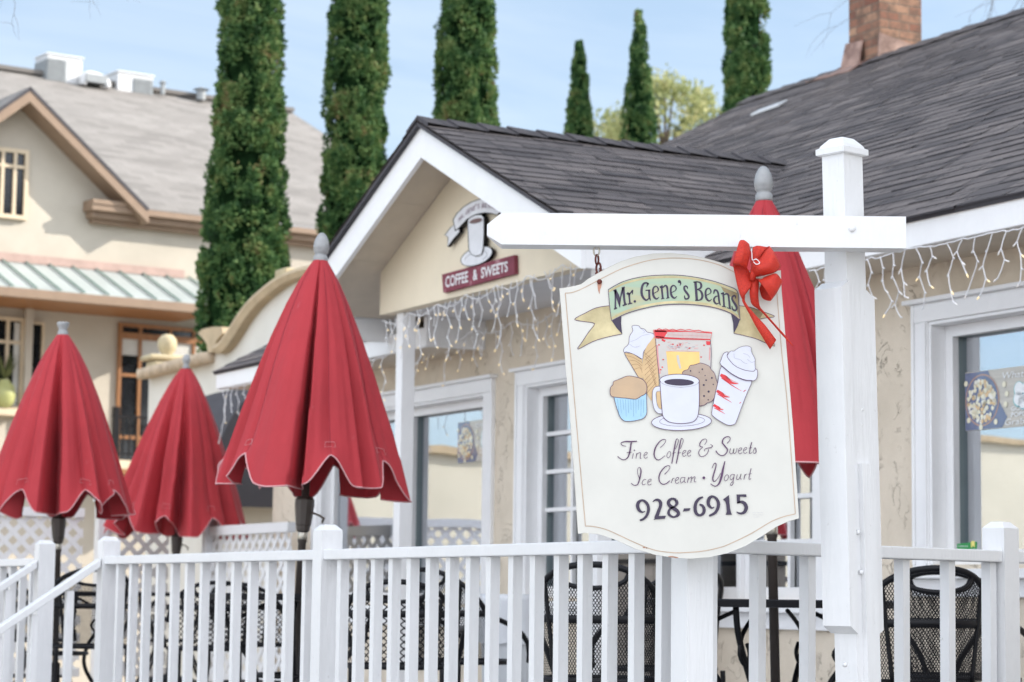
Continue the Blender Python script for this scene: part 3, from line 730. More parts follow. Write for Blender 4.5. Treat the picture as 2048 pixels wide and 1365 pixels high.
# ================================================================== HANGING SIGN (flat painted board, 2 cm thick)
DSG = 6.765
NY = V3(0, 1, 0)
def flat(name, c, rough=0.5, vary=0.05, vscale=20, c2=None): 
    return pm(name, c, rough, vary=vary, vscale=vscale, c2=c2)
SM = {'board': pm('cream_sign_board', (0.65, 0.635, 0.585), 0.45, vary=0.055, vscale=4.0),
      'edge': pm('sign_edge', (0.62, 0.58, 0.50), 0.6, vary=0.1),
      'navy': flat('plum_navy_paint', (0.035, 0.022, 0.055), 0.4),
      'plum': flat('plum_line', (0.085, 0.03, 0.095), 0.4),
      'tanline': flat('tan_line', (0.50, 0.36, 0.26), 0.5, 0.2),
      'white': flat('sign_white', (0.64, 0.65, 0.73), 0.4, 0.03),
      'gold': flat('gold_leaf', (0.47, 0.38, 0.19), 0.35, 0.3, 9, (0.55, 0.47, 0.27)),
      'golddark': flat('dark_gold', (0.27, 0.21, 0.10), 0.35, 0.35, 12),
      'muffin': flat('muffin_tan', (0.50, 0.36, 0.245), 0.5, 0.08, 10, (0.53, 0.37, 0.23)),
      'cone': flat('cone_tan', (0.62, 0.43, 0.23), 0.5, 0.07),
      'conel': flat('cone_line', (0.30, 0.16, 0.08), 0.5),
      'blue': flat('cup_blue', (0.36, 0.58, 0.74), 0.5, 0.06),
      'bluel': flat('cup_blue_line', (0.17, 0.30, 0.45), 0.5),
      'red': flat('stripe_red', (0.66, 0.035, 0.045), 0.5, 0.12),
      'pink': flat('faded_red', (0.70, 0.33, 0.32), 0.5, 0.15, 30),
      'bag': flat('bag_white', (0.56, 0.53, 0.50), 0.5, 0.04),
      'yellow': flat('bag_yellow', (0.83, 0.56, 0.20), 0.5, 0.05),
      'cookie': flat('cookie_brown', (0.42, 0.32, 0.26), 0.6, 0.1, 30),
      'grey': flat('pale_grey_line', (0.40, 0.39, 0.45), 0.5),
      'chip': flat('worn_wood', (0.40, 0.20, 0.13), 0.7, 0.2)}
def banner_green():
    m, t, b, out = nt('banner_green_gold')
    co = coords(t)
    n = N(t, 'ShaderNodeTexNoise', Scale=5.0, Detail=4); t.links.new(coords(t, scale=(0.6, 1, 2.6)), n.inputs['Vector'])
    t.links.new(ramp(t, n.outputs[0], [(0.36, (0.56, 0.48, 0.28)), (0.47, (0.42, 0.50, 0.33)), (0.6, (0.36, 0.48, 0.36)), (0.72, (0.50, 0.44, 0.25))]), b.inputs['Base Color'])
    b.inputs['Roughness'].default_value = 0.4; return m
SM['green'] = banner_green()
class Art:
    def __init__(s, plane_pt): s.pt = plane_pt; s.mb = {}; s.mats = {}
    def get(s, part):
        if part not in s.mb: s.mb[part] = MB(); s.mats[part] = []
        return s.mb[part]
    def mi(s, part, mk):
        s.get(part); L = s.mats[part]
        if mk not in L: L.append(mk)
        return L.index(mk)
    def fill(s, part, mk, pts, layer, T=None, smooth=0, closed=True):
        q = [T(p) for p in pts] if T else pts
        if smooth: q = [(v.x, v.y) for v in catmull([V3(*p) for p in q], smooth, True)]
        P = [s.pt(p[0], p[1], layer) for p in q]
        mb = s.get(part); i = len(mb.v); m = s.mi(part, mk); mb.v += P
        for t in tessellate_polygon([[V3(p[0], p[1]) for p in q]]):
            a, b, c = [P[k] for k in t]
            if (b-a).cross(c-a).dot(s.n) < 0: t = t[::-1]
            mb.f.append(tuple(i+k for k in t)); mb.m.append(m); mb.t.append(None)
    def stroke(s, part, mk, pts, w, layer, T=None, k=1.0, n=6, closed=False):
        w = list(w) if isinstance(w, (list, tuple)) else [w]*len(pts)
        if len(w) < len(pts): w += [w[-1]]*(len(pts)-len(w))
        q = catmull([V3(p[0], p[1], w[i]) for i, p in enumerate(pts)], n, closed) if len(pts) > 2 else [V3(p[0], p[1], w[i]) for i, p in enumerate(pts)]
        L = len(q); left, right = [], []
        for i in range(L):
            if closed: d = q[(i+1) % L]-q[i-1]
            else: d = q[min(i+1, L-1)]-q[max(i-1, 0)]
            d = V3(d.x, d.y); d = d.normalized() if d.length > 1e-9 else V3(1, 0)
            nn = V3(-d.y, d.x)*(max(q[i].z, 0.5)*0.5)
            a, b = V3(q[i].x, q[i].y)+nn, V3(q[i].x, q[i].y)-nn
            if T: a, b = T((a.x, a.y)), T((b.x, b.y))
            else: a, b = (a.x, a.y), (b.x, b.y)
            left.append(s.pt(a[0], a[1], layer)); right.append(s.pt(b[0], b[1], layer))
        mb = s.get(part); m = s.mi(part, mk); base = len(mb.v)
        for a, b in zip(left, right): mb.v += [a, b]
        for i in range(L if closed else L-1):
            j = (i+1) % L; f = (base+2*i, base+2*j, base+2*j+1, base+2*i+1)
            P = [mb.v[x] for x in f]
            if (P[1]-P[0]).cross(P[2]-P[0]).dot(s.n) < 0: f = f[::-1]
            mb.f.append(f); mb.m.append(m); mb.t.append(None)
    def dot(s, part, mk, c, r, layer, T=None, ry=None, n=16):
        ry = ry or r
        s.fill(part, mk, [(c[0]+r*cos(2*pi*i/n), c[1]+ry*sin(2*pi*i/n)) for i in range(n)], layer, T)
    def build(s, part, parent, mats): return s.mb[part].build(part, [mats[k] for k in s.mats[part]], parent)
def TZ(ox, oy, k): return lambda p: (ox+p[0]/k, oy+p[1]/k)
z1, z2 = TZ(1210, 550, 14.629), TZ(1340, 550, 14.629)
z3, z4 = TZ(1230, 870, 12.406), TZ(1370, 870, 12.406)
z5, z6 = TZ(1260, 980, 14.629), TZ(1380, 980, 12.8)
z7, c4, c5 = TZ(1210, 640, 5.934), TZ(1100, 500, 4.096), TZ(1100, 800, 4.096)
sg = thing('hanging_sign', 'cream shaped sign board painted with coffee, muffin and ice cream, hanging from the white beam', 'sign', at(1360, 560, DSG))
outline = [(1119, 577), (1134, 576), (1150, 573), (1163, 568), (1178, 558), (1195, 547), (1215, 536), (1240, 524), (1270, 514), (1305, 508.5), (1340, 507), (1375, 510), (1410, 516.5), (1440, 525), (1468, 535), (1490, 541), (1510, 544), (1530, 544), (1548, 543), (1561, 542),
           (1563, 578), (1575, 722), (1587, 867), (1598, 1037), (1590, 1039), (1576, 1043), (1552, 1054), (1534, 1066), (1515, 1078), (1491, 1092), (1454, 1107), (1417, 1115), (1381, 1117), (1344, 1115), (1307, 1109), (1271, 1098), (1246, 1086.5), (1222, 1076), (1198, 1069), (1171, 1066), (1157, 1067),
           (1150, 975), (1142, 860), (1131, 722)]
mb = MB(); P = [on(x, y, NY, DSG) for x, y in outline]
mb.prism(P, V3(0, 0.02, 0)); mb.build('board', SM['board'], sg, bevel=0.002)
art = Art(lambda x, y, l: on(x, y, NY, DSG-0.0007-0.00035*l)); art.n = V3(0, -1, 0)
# thin border line
bl_ = [c4(p) for p in ((125, 355), (180, 350), (250, 325), (330, 285), (430, 232), (600, 150), (800, 90), (950, 70), (1100, 70), (1250, 88), (1400, 130), (1560, 205), (1700, 238), (1850, 236))]
art.stroke('border_line', 'tanline', bl_, 1.7, 0)
art.stroke('border_line', 'tanline', [(1551.6, 557), (1563, 700), (1575, 812), (1590.7, 1028)], 1.7, 0)
art.stroke('border_line', 'tanline', [c5(p) for p in ((2010, 935), (1900, 962), (1800, 1005), (1650, 1095), (1500, 1168), (1400, 1208), (1250, 1240), (1100, 1252), (1000, 1252), (850, 1230), (700, 1172), (550, 1102), (450, 1060), (350, 1037), (290, 1035))], 1.7, 0)
art.stroke('border_line', 'tanline', [(1170.8, 1052.7), (1160, 930), (1148, 790), (1130.5, 586.7)], 1.7, 0)
for x, y, w_ in ((1344, 1113.5, 16), (1352, 1115, 10), (1288, 1095, 5), (1293, 1096, 3)):
    art.stroke('border_line', 'chip', [(x-w_/2, y), (x, y+0.5), (x+w_/2, y+1)], [0.8, 2.6, 0.8], 0)
# banner
T = c4
tailL = [(485, 458), (380, 475), (290, 518), (200, 570), (280, 588), (365, 605), (320, 670), (260, 760), (228, 815), (350, 752), (470, 715), (590, 690), (505, 580)]
art.fill('banner', 'gold', tailL, 1, T); art.stroke('banner', 'plum', tailL[:-1], 5, 2, T, n=3)
tailR = [(1545, 458), (1640, 470), (1740, 505), (1842, 545), (1780, 558), (1715, 575), (1770, 660), (1842, 790), (1700, 733), (1600, 705), (1505, 685), (1555, 575)]
art.fill('banner', 'gold', tailR, 1, T); art.stroke('banner', 'plum', tailR[:-1], 5, 2, T, n=3)
art.fill('banner', 'golddark', [(1625, 468), (1700, 488), (1745, 520), (1715, 575), (1670, 530)], 2, T)
art.fill('banner', 'navy', [(505, 580), (540, 545), (586, 525), (582, 600), (592, 692), (545, 640)], 3, T)
art.fill('banner', 'navy', [(1482, 518), (1520, 540), (1556, 575), (1535, 630), (1505, 687), (1500, 600)], 3, T)
top = [(478, 325), (600, 260), (750, 222), (900, 208), (1050, 208), (1200, 226), (1350, 260), (1480, 305), (1525, 328), (1541, 360)]
bot = [(1557, 577), (1480, 520), (1350, 475), (1200, 452), (1050, 445), (900, 455), (750, 485), (620, 525), (505, 582)]
tc_, bc_ = [(p.x, p.y) for p in catmull([V3(*p) for p in top], 4)], [(p.x, p.y) for p in catmull([V3(*p) for p in bot], 4)]
art.fill('banner', 'green', tc_+bc_, 4, T)
def mixl(f): 
    n = 24; A = [top[int(i*(len(top)-1)/n)] for i in range(n+1)]
    ta = catmull([V3(*p) for p in top[:-1]], 6); ba = catmull([V3(*p) for p in bot[::-1]], 6)
    r = []
    for i in range(n+1):
        p, q = ta[int(i*(len(ta)-1)/n)], ba[int(i*(len(ba)-1)/n)]
        r.append((p.x+(q.x-p.x)*f, p.y+(q.y-p.y)*f))
    return r
art.stroke('banner', 'gold', mixl(0.07), 16, 5, T, n=2); art.stroke('banner', 'gold', mixl(0.93), 20, 5, T, n=2)
art.fill('banner', 'golddark', [(1400, 300), (1535, 355), (1550, 560), (1500, 400), (1420, 340)], 5, T)
art.stroke('banner', 'plum', tc_, 5, 6, T, n=1); art.stroke('banner', 'plum', bc_, 6, 6, T, n=1); art.stroke('banner', 'plum', [(478, 325), (488, 460), (505, 582)], 4, 6, T)
art.stroke('banner', 'plum', [(1541, 360), (1548, 470), (1557, 577)], 5, 6, T)
# "Mr. Gene's Beans"
EW = [30, 40, 36, 42, 52, 60, 62, 46, 15]
E_ = lambda x, y: ([(x+145, y+140), (x+158, y+75), (x+118, y+8), (x+65, y-2), (x+10, y+60), (x, y+180), (x+30, y+300), (x+108, y+365), (x+182, y+308)], [(x+22, y+205), (x+145, y+140)])
def L1(T, segs):
    for pts, w in segs: art.stroke('shop_name', 'navy', pts, w, 7, T)
L1(z1, [([(248, 468), (338, 440)], 46), ([(300, 455), (305, 700), (302, 985)], [64, 46, 50]), ([(265, 1005), (355, 968)], 40),
        ([(305, 460), (360, 600), (400, 740), (436, 960)], [60, 100, 95, 12]), ([(432, 900), (462, 640), (525, 390)], [12, 40, 60]),
        ([(490, 392), (580, 362)], 46), ([(535, 390), (560, 690), (588, 865)], [78, 64, 60]), ([(515, 905), (638, 855)], 44),
        ([(640, 575), (690, 520)], 56), ([(700, 530), (715, 690), (728, 835)], [60, 48, 52]), ([(705, 600), (745, 535), (800, 475)], [24, 38, 62]), ([(806, 440), (805, 575)], [44, 20]), ([(668, 858), (798, 830)], 36),
        ([(1272, 262), (1195, 236), (1125, 270), (1082, 370), (1070, 500), (1092, 620), (1150, 708), (1215, 742), (1285, 690)], [44, 52, 60, 68, 72, 70, 62, 48, 30]),
        ([(1262, 245), (1215, 365)], [70, 16]), ([(1292, 450), (1300, 700)], 62), ([(1185, 458), (1328, 445)], 32), ([(1308, 690), (1338, 760)], [52, 10]),
        ([(1655, 350), (1690, 690)], 56), ([(1603, 372), (1690, 322)], 50), ([(1690, 385), (1750, 322), (1802, 335), (1826, 430), (1842, 680)], [24, 46, 58, 56, 54]), ([(1640, 708), (1738, 690)], 26), ([(1788, 692), (1888, 672)], 26)])
art.dot('shop_name', 'navy', (872, 780), 38, 7, z1)
for T, x, y in ((z1, 1402, 342), (z2, 22, 318), (z2, 1040, 400)):
    a, b = E_(x, y); art.stroke('shop_name', 'navy', a, EW, 7, T); art.stroke('shop_name', 'navy', b, 24, 7, T)
art.dot('shop_name', 'navy', (270, 196), 44, 7, z2)
L1(z2, [([(296, 195), (312, 255), (290, 325)], [48, 36, 6]),
        ([(515, 412), (500, 350), (450, 332), (412, 372), (432, 450), (490, 530), (545, 612), (540, 680), (485, 708), (438, 688), (424, 605)], [18, 42, 46, 50, 60, 64, 60, 52, 46, 46, 18]),
        ([(745, 205), (785, 745)], 72), ([(685, 218), (800, 204)], 36), ([(780, 204), (880, 230), (916, 310), (890, 390), (790, 430)], [34, 50, 62, 50, 26]), ([(790, 430), (890, 470), (945, 580), (930, 690), (860, 742), (735, 748)], [26, 52, 70, 64, 40, 34]),
        ([(1278, 560), (1300, 465), (1340, 448), (1390, 490), (1420, 600), (1440, 780), (1475, 895)], [20, 56, 52, 52, 54, 54, 24]), ([(1415, 620), (1335, 640), (1285, 720), (1310, 810), (1370, 852), (1435, 820)], [22, 42, 56, 56, 42, 24]),
        ([(1555, 535), (1585, 935)], 54), ([(1493, 560), (1580, 522)], 46), ([(1580, 590), (1650, 555), (1702, 592), (1722, 700), (1752, 985)], [24, 52, 58, 56, 56]), ([(1518, 918), (1642, 945)], 26), ([(1668, 962), (1790, 1004)], 26),
        ([(1925, 700), (1905, 622), (1850, 620), (1815, 680), (1840, 760), (1910, 870), (1950, 960), (1935, 1030), (1890, 1042), (1830, 1000), (1812, 905)], [18, 48, 52, 52, 62, 68, 64, 52, 52, 46, 18])])
# telephone number
for T, segs in ((z5, [([(440, 630), (360, 655), (270, 600), (222, 480), (250, 370), (350, 308), (450, 352), (525, 460), (540, 600), (490, 750), (400, 850), (290, 895)], [22, 46, 86, 100, 92, 62, 76, 86, 86, 76, 66, 56]),
                      ([(668, 352), (740, 300), (830, 300), (893, 375), (890, 480), (840, 620), (762, 830)], [24, 56, 76, 98, 92, 96, 110]),
                      ([(1250, 252), (1160, 300), (1122, 390), (1180, 480), (1290, 552), (1400, 640), (1410, 730), (1280, 798), (1150, 735), (1132, 640), (1190, 545), (1310, 485), (1375, 400), (1345, 300)], [58, 86, 96, 105, 112, 98, 88, 54, 76, 76, 60, 56, 84, 84])]),
                (z6, [([(335, 186), (235, 230), (155, 330), (130, 470), (160, 600), (250, 655), (340, 600), (362, 500), (320, 410), (242, 376)], [38, 66, 78, 86, 82, 62, 76, 82, 66, 46]),
                      ([(622, 440), (560, 466), (482, 400), (466, 310), (500, 212), (580, 172), (670, 222), (726, 330), (716, 460), (640, 590), (492, 668)], [22, 46, 78, 88, 82, 58, 66, 82, 80, 72, 50]),
                      ([(1236, 135), (1244, 345)], [84, 78]), ([(1205, 345), (1300, 308), (1390, 345), (1440, 450), (1402, 560), (1320, 605), (1240, 595), (1192, 558)], [22, 62, 88, 96, 82, 58, 42, 14])])):
    for pts, w in segs: art.stroke('phone_number', 'navy', pts, w, 7, T)
art.stroke('phone_number', 'navy', [(1345, 300), (1250, 252)], [84, 58], 7, z5)
art.fill('phone_number', 'navy', [(690, 875), (770, 770), (1055, 758), (1024, 842)], 8, z5)
art.fill('phone_number', 'navy', [(1580, 546), (1772, 538), (1740, 612), (1548, 634)], 8, z5)
art.fill('phone_number', 'navy', [(1000, 130), (1010, 330), (1030, 500), (1052, 590), (1082, 635), (918, 642), (940, 560), (930, 400), (905, 300), (842, 252)], 8, z6)
art.fill('phone_number', 'navy', [(1190, 122), (1438, 116), (1450, 186), (1330, 176), (1195, 182)], 8, z6)
for y, x0, x1 in ((588, 1600, 1880), (644, 1620, 1872), (694, 1632, 1790)):
    x = x0; rnd = random.Random(y)
    while x < x1:
        e = x+rnd.uniform(8, 26); art.stroke('phone_number', 'grey', [(x, y+rnd.uniform(-6, 6)), (e, y+rnd.uniform(-8, 8))], rnd.uniform(4, 9), 7, z6); x = e+rnd.uniform(6, 14)
# script lines
def L2(T, segs):
    for s_ in segs:
        pts, w = s_[0], s_[1]; cl = len(s_) > 2
        w = [max(x*1.15, 13) for x in w] if isinstance(w, list) else max(w*1.15, 13)
        art.stroke('script_lettering', 'plum', pts, w, 7, T, closed=cl)
ee = lambda x, y: [(x+8, y+75), (x+70, y+40), (x+82, y), (x+38, y), (x, y+60), (x+10, y+125), (x+48, y+142), (x+92, y+108)]
L2(z3, [([(275, 285), (190, 265), (150, 220), (180, 185), (290, 165), (400, 170), (545, 158)], [10, 14, 12, 20, 26, 28, 20]), ([(405, 180), (375, 380), (340, 520), (280, 600), (210, 620), (130, 590), (65, 535)], [26, 32, 26, 20, 18, 16, 18]), ([(290, 440), (410, 432)], 12),
        ([(455, 460), (430, 590)], 14), ([(545, 450), (520, 590)], 14), ([(530, 500), (590, 450), (635, 455), (625, 580), (655, 575)], [10, 12, 14, 14, 8]), (ee(718, 440), 10),
        ([(1120, 320), (1200, 250), (1260, 160), (1230, 115), (1130, 150), (1020, 290), (970, 460), (1000, 580), (1070, 625), (1150, 590), (1245, 515)], [14, 12, 10, 14, 20, 26, 28, 22, 18, 14, 12]),
        ([(1340, 415), (1295, 480), (1290, 550), (1330, 570), (1375, 510), (1380, 440)], 10, 1),
        ([(1500, 360), (1570, 180), (1560, 110), (1520, 120), (1480, 300), (1440, 540), (1410, 715)], [6, 8, 10, 18, 26, 24, 20]), ([(1425, 455), (1510, 445)], 10),
        ([(1620, 350), (1690, 170), (1675, 100), (1640, 110), (1600, 290), (1560, 520), (1520, 715)], [6, 8, 10, 18, 26, 24, 20]), ([(1550, 455), (1640, 445)], 10), (ee(1675, 393), 10), (ee(1797, 390), 10),
        ([(400, 1200), (480, 1255), (560, 1230), (610, 1100), (645, 920), (630, 830), (590, 810), (560, 880), (570, 990), (620, 1100)], [16, 16, 20, 26, 26, 18, 10, 8, 10, 16]), ([(770, 1112), (720, 1110), (675, 1180), (690, 1240), (760, 1220)], 12), (ee(812, 1105), 11),
        ([(1230, 980), (1310, 900), (1365, 810), (1330, 765), (1240, 800), (1130, 930), (1090, 1070), (1120, 1180), (1200, 1230), (1290, 1200), (1365, 1135)], [18, 12, 12, 14, 20, 24, 24, 20, 20, 20, 14]),
        ([(1435, 1080), (1395, 1200)], 12), ([(1410, 1120), (1440, 1085), (1475, 1078)], 10), (ee(1497, 1066), 10), ([(1730, 1060), (1650, 1065), (1620, 1140), (1650, 1195), (1710, 1140)], 11), ([(1740, 1055), (1720, 1160), (1760, 1185)], [14, 12, 8])])
art.dot('script_lettering', 'plum', (482, 385), 17, 7, z3)
L2(z4, [([(90, 1050), (60, 1190)], 14), ([(80, 1100), (150, 1050), (170, 1060), (145, 1185)], [10, 12, 14, 14]), ([(160, 1100), (225, 1045), (250, 1055), (230, 1160), (275, 1165)], [10, 12, 14, 12, 8]),
        ([(485, 245), (540, 160), (510, 105), (430, 130), (370, 220), (380, 290), (440, 305), (370, 370), (340, 450), (370, 520), (430, 540), (520, 500), (580, 410), (575, 350)], [12, 12, 12, 16, 20, 18, 10, 14, 18, 16, 14, 14, 14, 12]),
        ([(490, 410), (490, 360), (560, 330), (650, 315), (680, 270), (630, 240)], [8, 10, 16, 18, 14, 10]),
        ([(1045, 215), (1110, 140), (1120, 75), (1060, 45), (970, 85), (925, 180), (980, 270), (1050, 360), (1030, 450), (960, 510), (880, 510), (800, 450), (765, 395)], [16, 14, 14, 18, 24, 26, 28, 26, 22, 20, 18, 20, 24]),
        ([(1130, 340), (1110, 440), (1150, 475), (1200, 420), (1215, 340), (1200, 440), (1240, 465), (1280, 400), (1290, 330)], [14, 14, 10, 10, 16, 14, 10, 10, 10]),
        (ee(1325, 330), 11), (ee(1452, 320), 11), ([(1655, 185), (1600, 430), (1620, 465), (1660, 440)], [20, 18, 10, 8]), ([(1585, 330), (1665, 320)], 10), ([(1680, 440), (1740, 320), (1765, 420), (1730, 465), (1690, 445)], [8, 14, 18, 12, 8]),
        ([(670, 830), (720, 720), (765, 710), (765, 800), (710, 980), (690, 1100), (725, 1160), (800, 1100), (890, 950)], [12, 14, 18, 22, 28, 28, 18, 10, 8]), ([(990, 655), (940, 870), (900, 1060), (850, 1200), (780, 1270), (710, 1265), (635, 1215)], [16, 42, 46, 34, 22, 18, 20]),
        ([(1030, 995), (980, 1060), (985, 1130), (1025, 1140), (1070, 1080), (1075, 1010)], 10, 1), ([(1215, 985), (1150, 990), (1115, 1060), (1150, 1120), (1200, 1060)], 11), ([(1228, 980), (1200, 1120), (1190, 1220), (1150, 1260), (1125, 1230), (1180, 1160)], [14, 14, 14, 10, 8, 8]),
        ([(1300, 985), (1280, 1090), (1320, 1110), (1370, 1040), (1390, 970), (1370, 1080), (1410, 1100)], [14, 12, 8, 10, 14, 12, 8]), ([(1490, 980), (1460, 1110)], 14), ([(1475, 1030), (1510, 985), (1542, 975)], 10), ([(1640, 835), (1590, 1070), (1610, 1105), (1640, 1080)], [18, 14, 10, 8]), ([(1575, 980), (1650, 965)], 10)])
art.dot('script_lettering', 'plum', (467, 1068), 35, 7, z4)
# the painted food
T = z7
def F(mk, pts, l, sm=4): art.fill('illustration', mk, pts, l, T, sm)
def S_(mk, pts, w, l, n=4, cl=False): art.stroke('illustration', mk, pts, w, l, T, n=n, closed=cl)
sw = [(320, 78), (360, 66), (405, 75), (420, 98), (470, 112), (500, 145), (560, 160), (590, 190), (560, 260), (500, 320), (455, 390), (440, 468), (330, 405), (230, 388), (228, 340), (280, 285), (290, 200), (330, 130)]
F('white', sw, 1); S_('plum', sw, 5, 2, 4, True)
S_('grey', [(300, 260), (370, 235), (440, 190), (530, 170)], 4, 2); S_('grey', [(290, 290), (350, 325), (420, 310)], 4, 2); S_('grey', [(420, 100), (470, 140), (450, 160)], 4, 2)
k1 = [(230, 388), (330, 400), (440, 468), (450, 700), (395, 680), (300, 520)]
F('cone', k1, 2, 0); S_('plum', [(440, 468), (330, 405), (230, 388), (300, 520), (395, 680)], 6, 3, 3)
for i in range(4): S_('conel', [(255+30*i, 425+55*i), (340+25*i, 450+40*i), (442, 510+40*i)], 4, 3)
k2 = [(600, 215), (620, 500), (640, 760), (600, 880), (558, 962), (500, 870), (455, 700), (440, 540), (478, 350), (540, 255)]
F('cone', k2, 4, 3)
for i in range(9): S_('conel', [(455+16*i, 380+70*i-25*i), (560+8*i, 470+45*i)], 4, 5); 
for i in range(9): S_('conel', [(610, 300+55*i), (470, 420+60*i)], 4, 5)
bag = [(600, 225), (920, 235), (1250, 240), (1262, 400), (1250, 700), (645, 700)]
F('bag', bag, 6, 0); S_('plum', [(600, 225), (620, 460), (645, 690)], 6, 8); S_('plum', [(1250, 240), (1262, 400), (1250, 640)], 6, 8)
S_('pink', [(618, 300), (630, 500), (650, 640)], 22, 7); S_('pink', [(1245, 330), (1240, 480)], 14, 7)
sc_ = [(575, 118), (610, 125), (640, 105), (680, 120), (720, 108), (760, 122), (800, 112), (850, 124), (900, 112), (950, 124), (1000, 116), (1060, 130), (1110, 124), (1170, 142), (1268, 148), (1250, 238), (920, 232), (590, 215)]
F('bag', sc_, 7, 0); S_('red', sc_, 8, 9, 1, True)
art.fill('illustration', 'red', [(582, 125), (720, 130), (740, 150), (700, 215), (595, 208)], 8, T)
S_('red', [(590, 130), (800, 135), (1000, 140), (1262, 158)], [26, 20, 10, 10], 8); S_('red', [(600, 205), (800, 218), (1000, 222), (1250, 232)], [22, 14, 8, 8], 8)
for i in range(34):
    x = 740+i*15; S_('pink', [(x, 140+i*0.6), (x-2, 216+i*0.5)], 4, 8, 1)
S_('pink', [(740, 178), (1250, 196)], 4, 8, 1)
F('yellow', [(725, 375), (1120, 382), (1132, 700), (757, 700)], 7, 0); S_('pink', [(725, 375), (900, 368), (1120, 380)], 5, 8)
S_('bag', [(862, 420), (872, 490), (896, 580)], [28, 30, 20], 8)
S_('red', [(700, 235), (690, 255)], 44, 8, 1); S_('red', [(1228, 255), (1225, 300)], [60, 40], 8, 1)
rnd = random.Random(5)
for i in range(34):
    x, y = rnd.uniform(740, 1080), rnd.uniform(265, 345); S_('pink' if rnd.random() < .7 else 'grey', [(x, y), (x+rnd.uniform(8, 34), y+rnd.uniform(-14, 14))], rnd.uniform(4, 9), 8, 1)
for x, y in ((805, 288), (860, 300), (890, 296), (1000, 335), (1140, 440), (660, 590), (680, 560), (690, 470), (1175, 300), (640, 296)): S_('red', [(x-8, y), (x+10, y+4)], 14, 9, 1)
ck = [(1130, 512), (1165, 520), (1200, 532), (1240, 555), (1262, 592), (1300, 635), (1315, 690), (1335, 760), (1320, 840), (1310, 900), (1270, 965), (1215, 985), (1180, 1012), (1120, 1022), (1000, 900), (920, 660), (940, 605), (985, 590), (1010, 545), (1060, 535)]
F('cookie', ck, 9, 3); S_('plum', ck[:14], 6, 10, 3); S_('plum', ck[14:]+ck[:1], 6, 10, 3)
for x, y, r in ((1015, 607, 9), (1118, 622, 6), (1155, 587, 10), (1188, 662, 7), (1268, 690, 11), (1200, 717, 10), (1172, 774, 12), (1285, 768, 8), (1230, 852, 13), (1176, 904, 12), (1225, 950, 8)): art.dot('illustration', 'navy', (x, y), r, 11, T)
mt_ = [(75, 905), (60, 850), (68, 800), (95, 770), (100, 735), (150, 712), (205, 690), (240, 675), (290, 666), (370, 680), (440, 705), (480, 745), (497, 800), (490, 860), (462, 890), (430, 905), (395, 930), (350, 942), (250, 930), (150, 922)]
cp_ = [(105, 915), (250, 930), (350, 940), (490, 868), (495, 1000), (493, 1120), (450, 1172), (330, 1202), (235, 1202), (185, 1160), (140, 1050)]
F('blue', cp_, 9, 0); S_('plum', [(105, 915), (140, 1050), (185, 1160), (235, 1202), (330, 1202), (450, 1172), (493, 1120), (495, 1000), (490, 868)], 6, 10)
for i in range(11):
    x = 150+31*i; S_('bluel', [(x, 945), (x+15-2.0*i, 1150-(i % 3)*40)], 3.5, 10, 1)
F('muffin', mt_, 11, 3); S_('plum', mt_, 6, 12, 3, True)
def ell(cx, cy, rx, ry, rot=0, n=40): return [(cx+rx*cos(t)*cos(rot)-ry*sin(t)*sin(rot), cy+rx*cos(t)*sin(rot)+ry*sin(t)*cos(rot)) for t in [2*pi*i/n for i in range(n)]]
e1 = ell(908, 1210, 356, 102, -0.03)
F('white', e1, 12, 0); S_('plum', e1, 7, 13, 1, True); S_('plum', ell(915, 1200, 268, 62, -0.03), 4, 13, 1, True)
hd = [(660, 788), (600, 796), (568, 835), (562, 900), (566, 985), (590, 1070), (635, 1112), (700, 1112), (690, 1065), (640, 1050), (612, 980), (606, 860), (660, 845)]
F('white', hd, 14, 3); S_('plum', hd[:8], 5, 15, 3); S_('grey', hd[8:], 5, 15, 3)
F('cone', [(610, 855), (656, 850), (668, 1060), (640, 1045), (615, 980)], 14, 0)
body = [(650, 700), (660, 860), (675, 1050), (690, 1150), (760, 1212), (900, 1232), (1040, 1212), (1098, 1150), (1118, 1000), (1116, 720), (1060, 780), (900, 806), (720, 776)]
F('white', body, 16, 0); S_('plum', body[:10], 7, 17, 3)
rim = ell(884, 722, 235, 76, 0.03)
F('white', rim, 17, 0); S_('plum', rim[18:]+rim[:3], 7, 18, 1); S_('grey', rim[2:19], 5, 18, 1)
F('navy', ell(880, 742, 176, 40, 0.03), 18, 0)
sb = [(1385, 545), (1500, 640), (1640, 710), (1742, 722), (1690, 860), (1620, 1040), (1555, 1215), (1520, 1245), (1460, 1250), (1380, 1212), (1290, 1150), (1268, 1100), (1300, 920), (1340, 740)]
F('white', sb, 12, 2); S_('plum', sb, 6, 13, 3, True)
for dx, dy, k in ((0, 0, 1.0), (-45, 190, 0.72), (-82, 358, 0.55)):
    S_('red', [(1372+dx, 652+dy), (1430+dx, 690+dy), (1370+dx+130*k, 650+dy+95*k), (1370+dx+215*k, 650+dy+110*k)], [30, 46*k+8, 30*k, 6], 14)
    S_('red', [(1380+dx, 690+dy), (1370+dx+140*k, 655+dy+125*k), (1370+dx+250*k, 655+dy+190*k)], [8, 10, 3], 14); S_('pink', [(1440+dx, 680+dy), (1370+dx+170*k, 655+dy+80*k), (1370+dx+210*k, 650+dy+90*k)], [10, 8, 3], 14)
for x, y in ((1662, 840), (1604, 985), (1652, 848)): S_('red', [(x-10, y+6), (x+8, y-6)], 8, 14, 1)
wh = [(1448, 425), (1490, 372), (1530, 372), (1560, 350), (1612, 322), (1690, 310), (1735, 332), (1735, 370), (1755, 415), (1782, 470), (1780, 520), (1786, 600), (1700, 606), (1600, 580), (1510, 520)]
F('white', wh, 13, 2); S_('plum', wh[:12], 4, 15, 3)
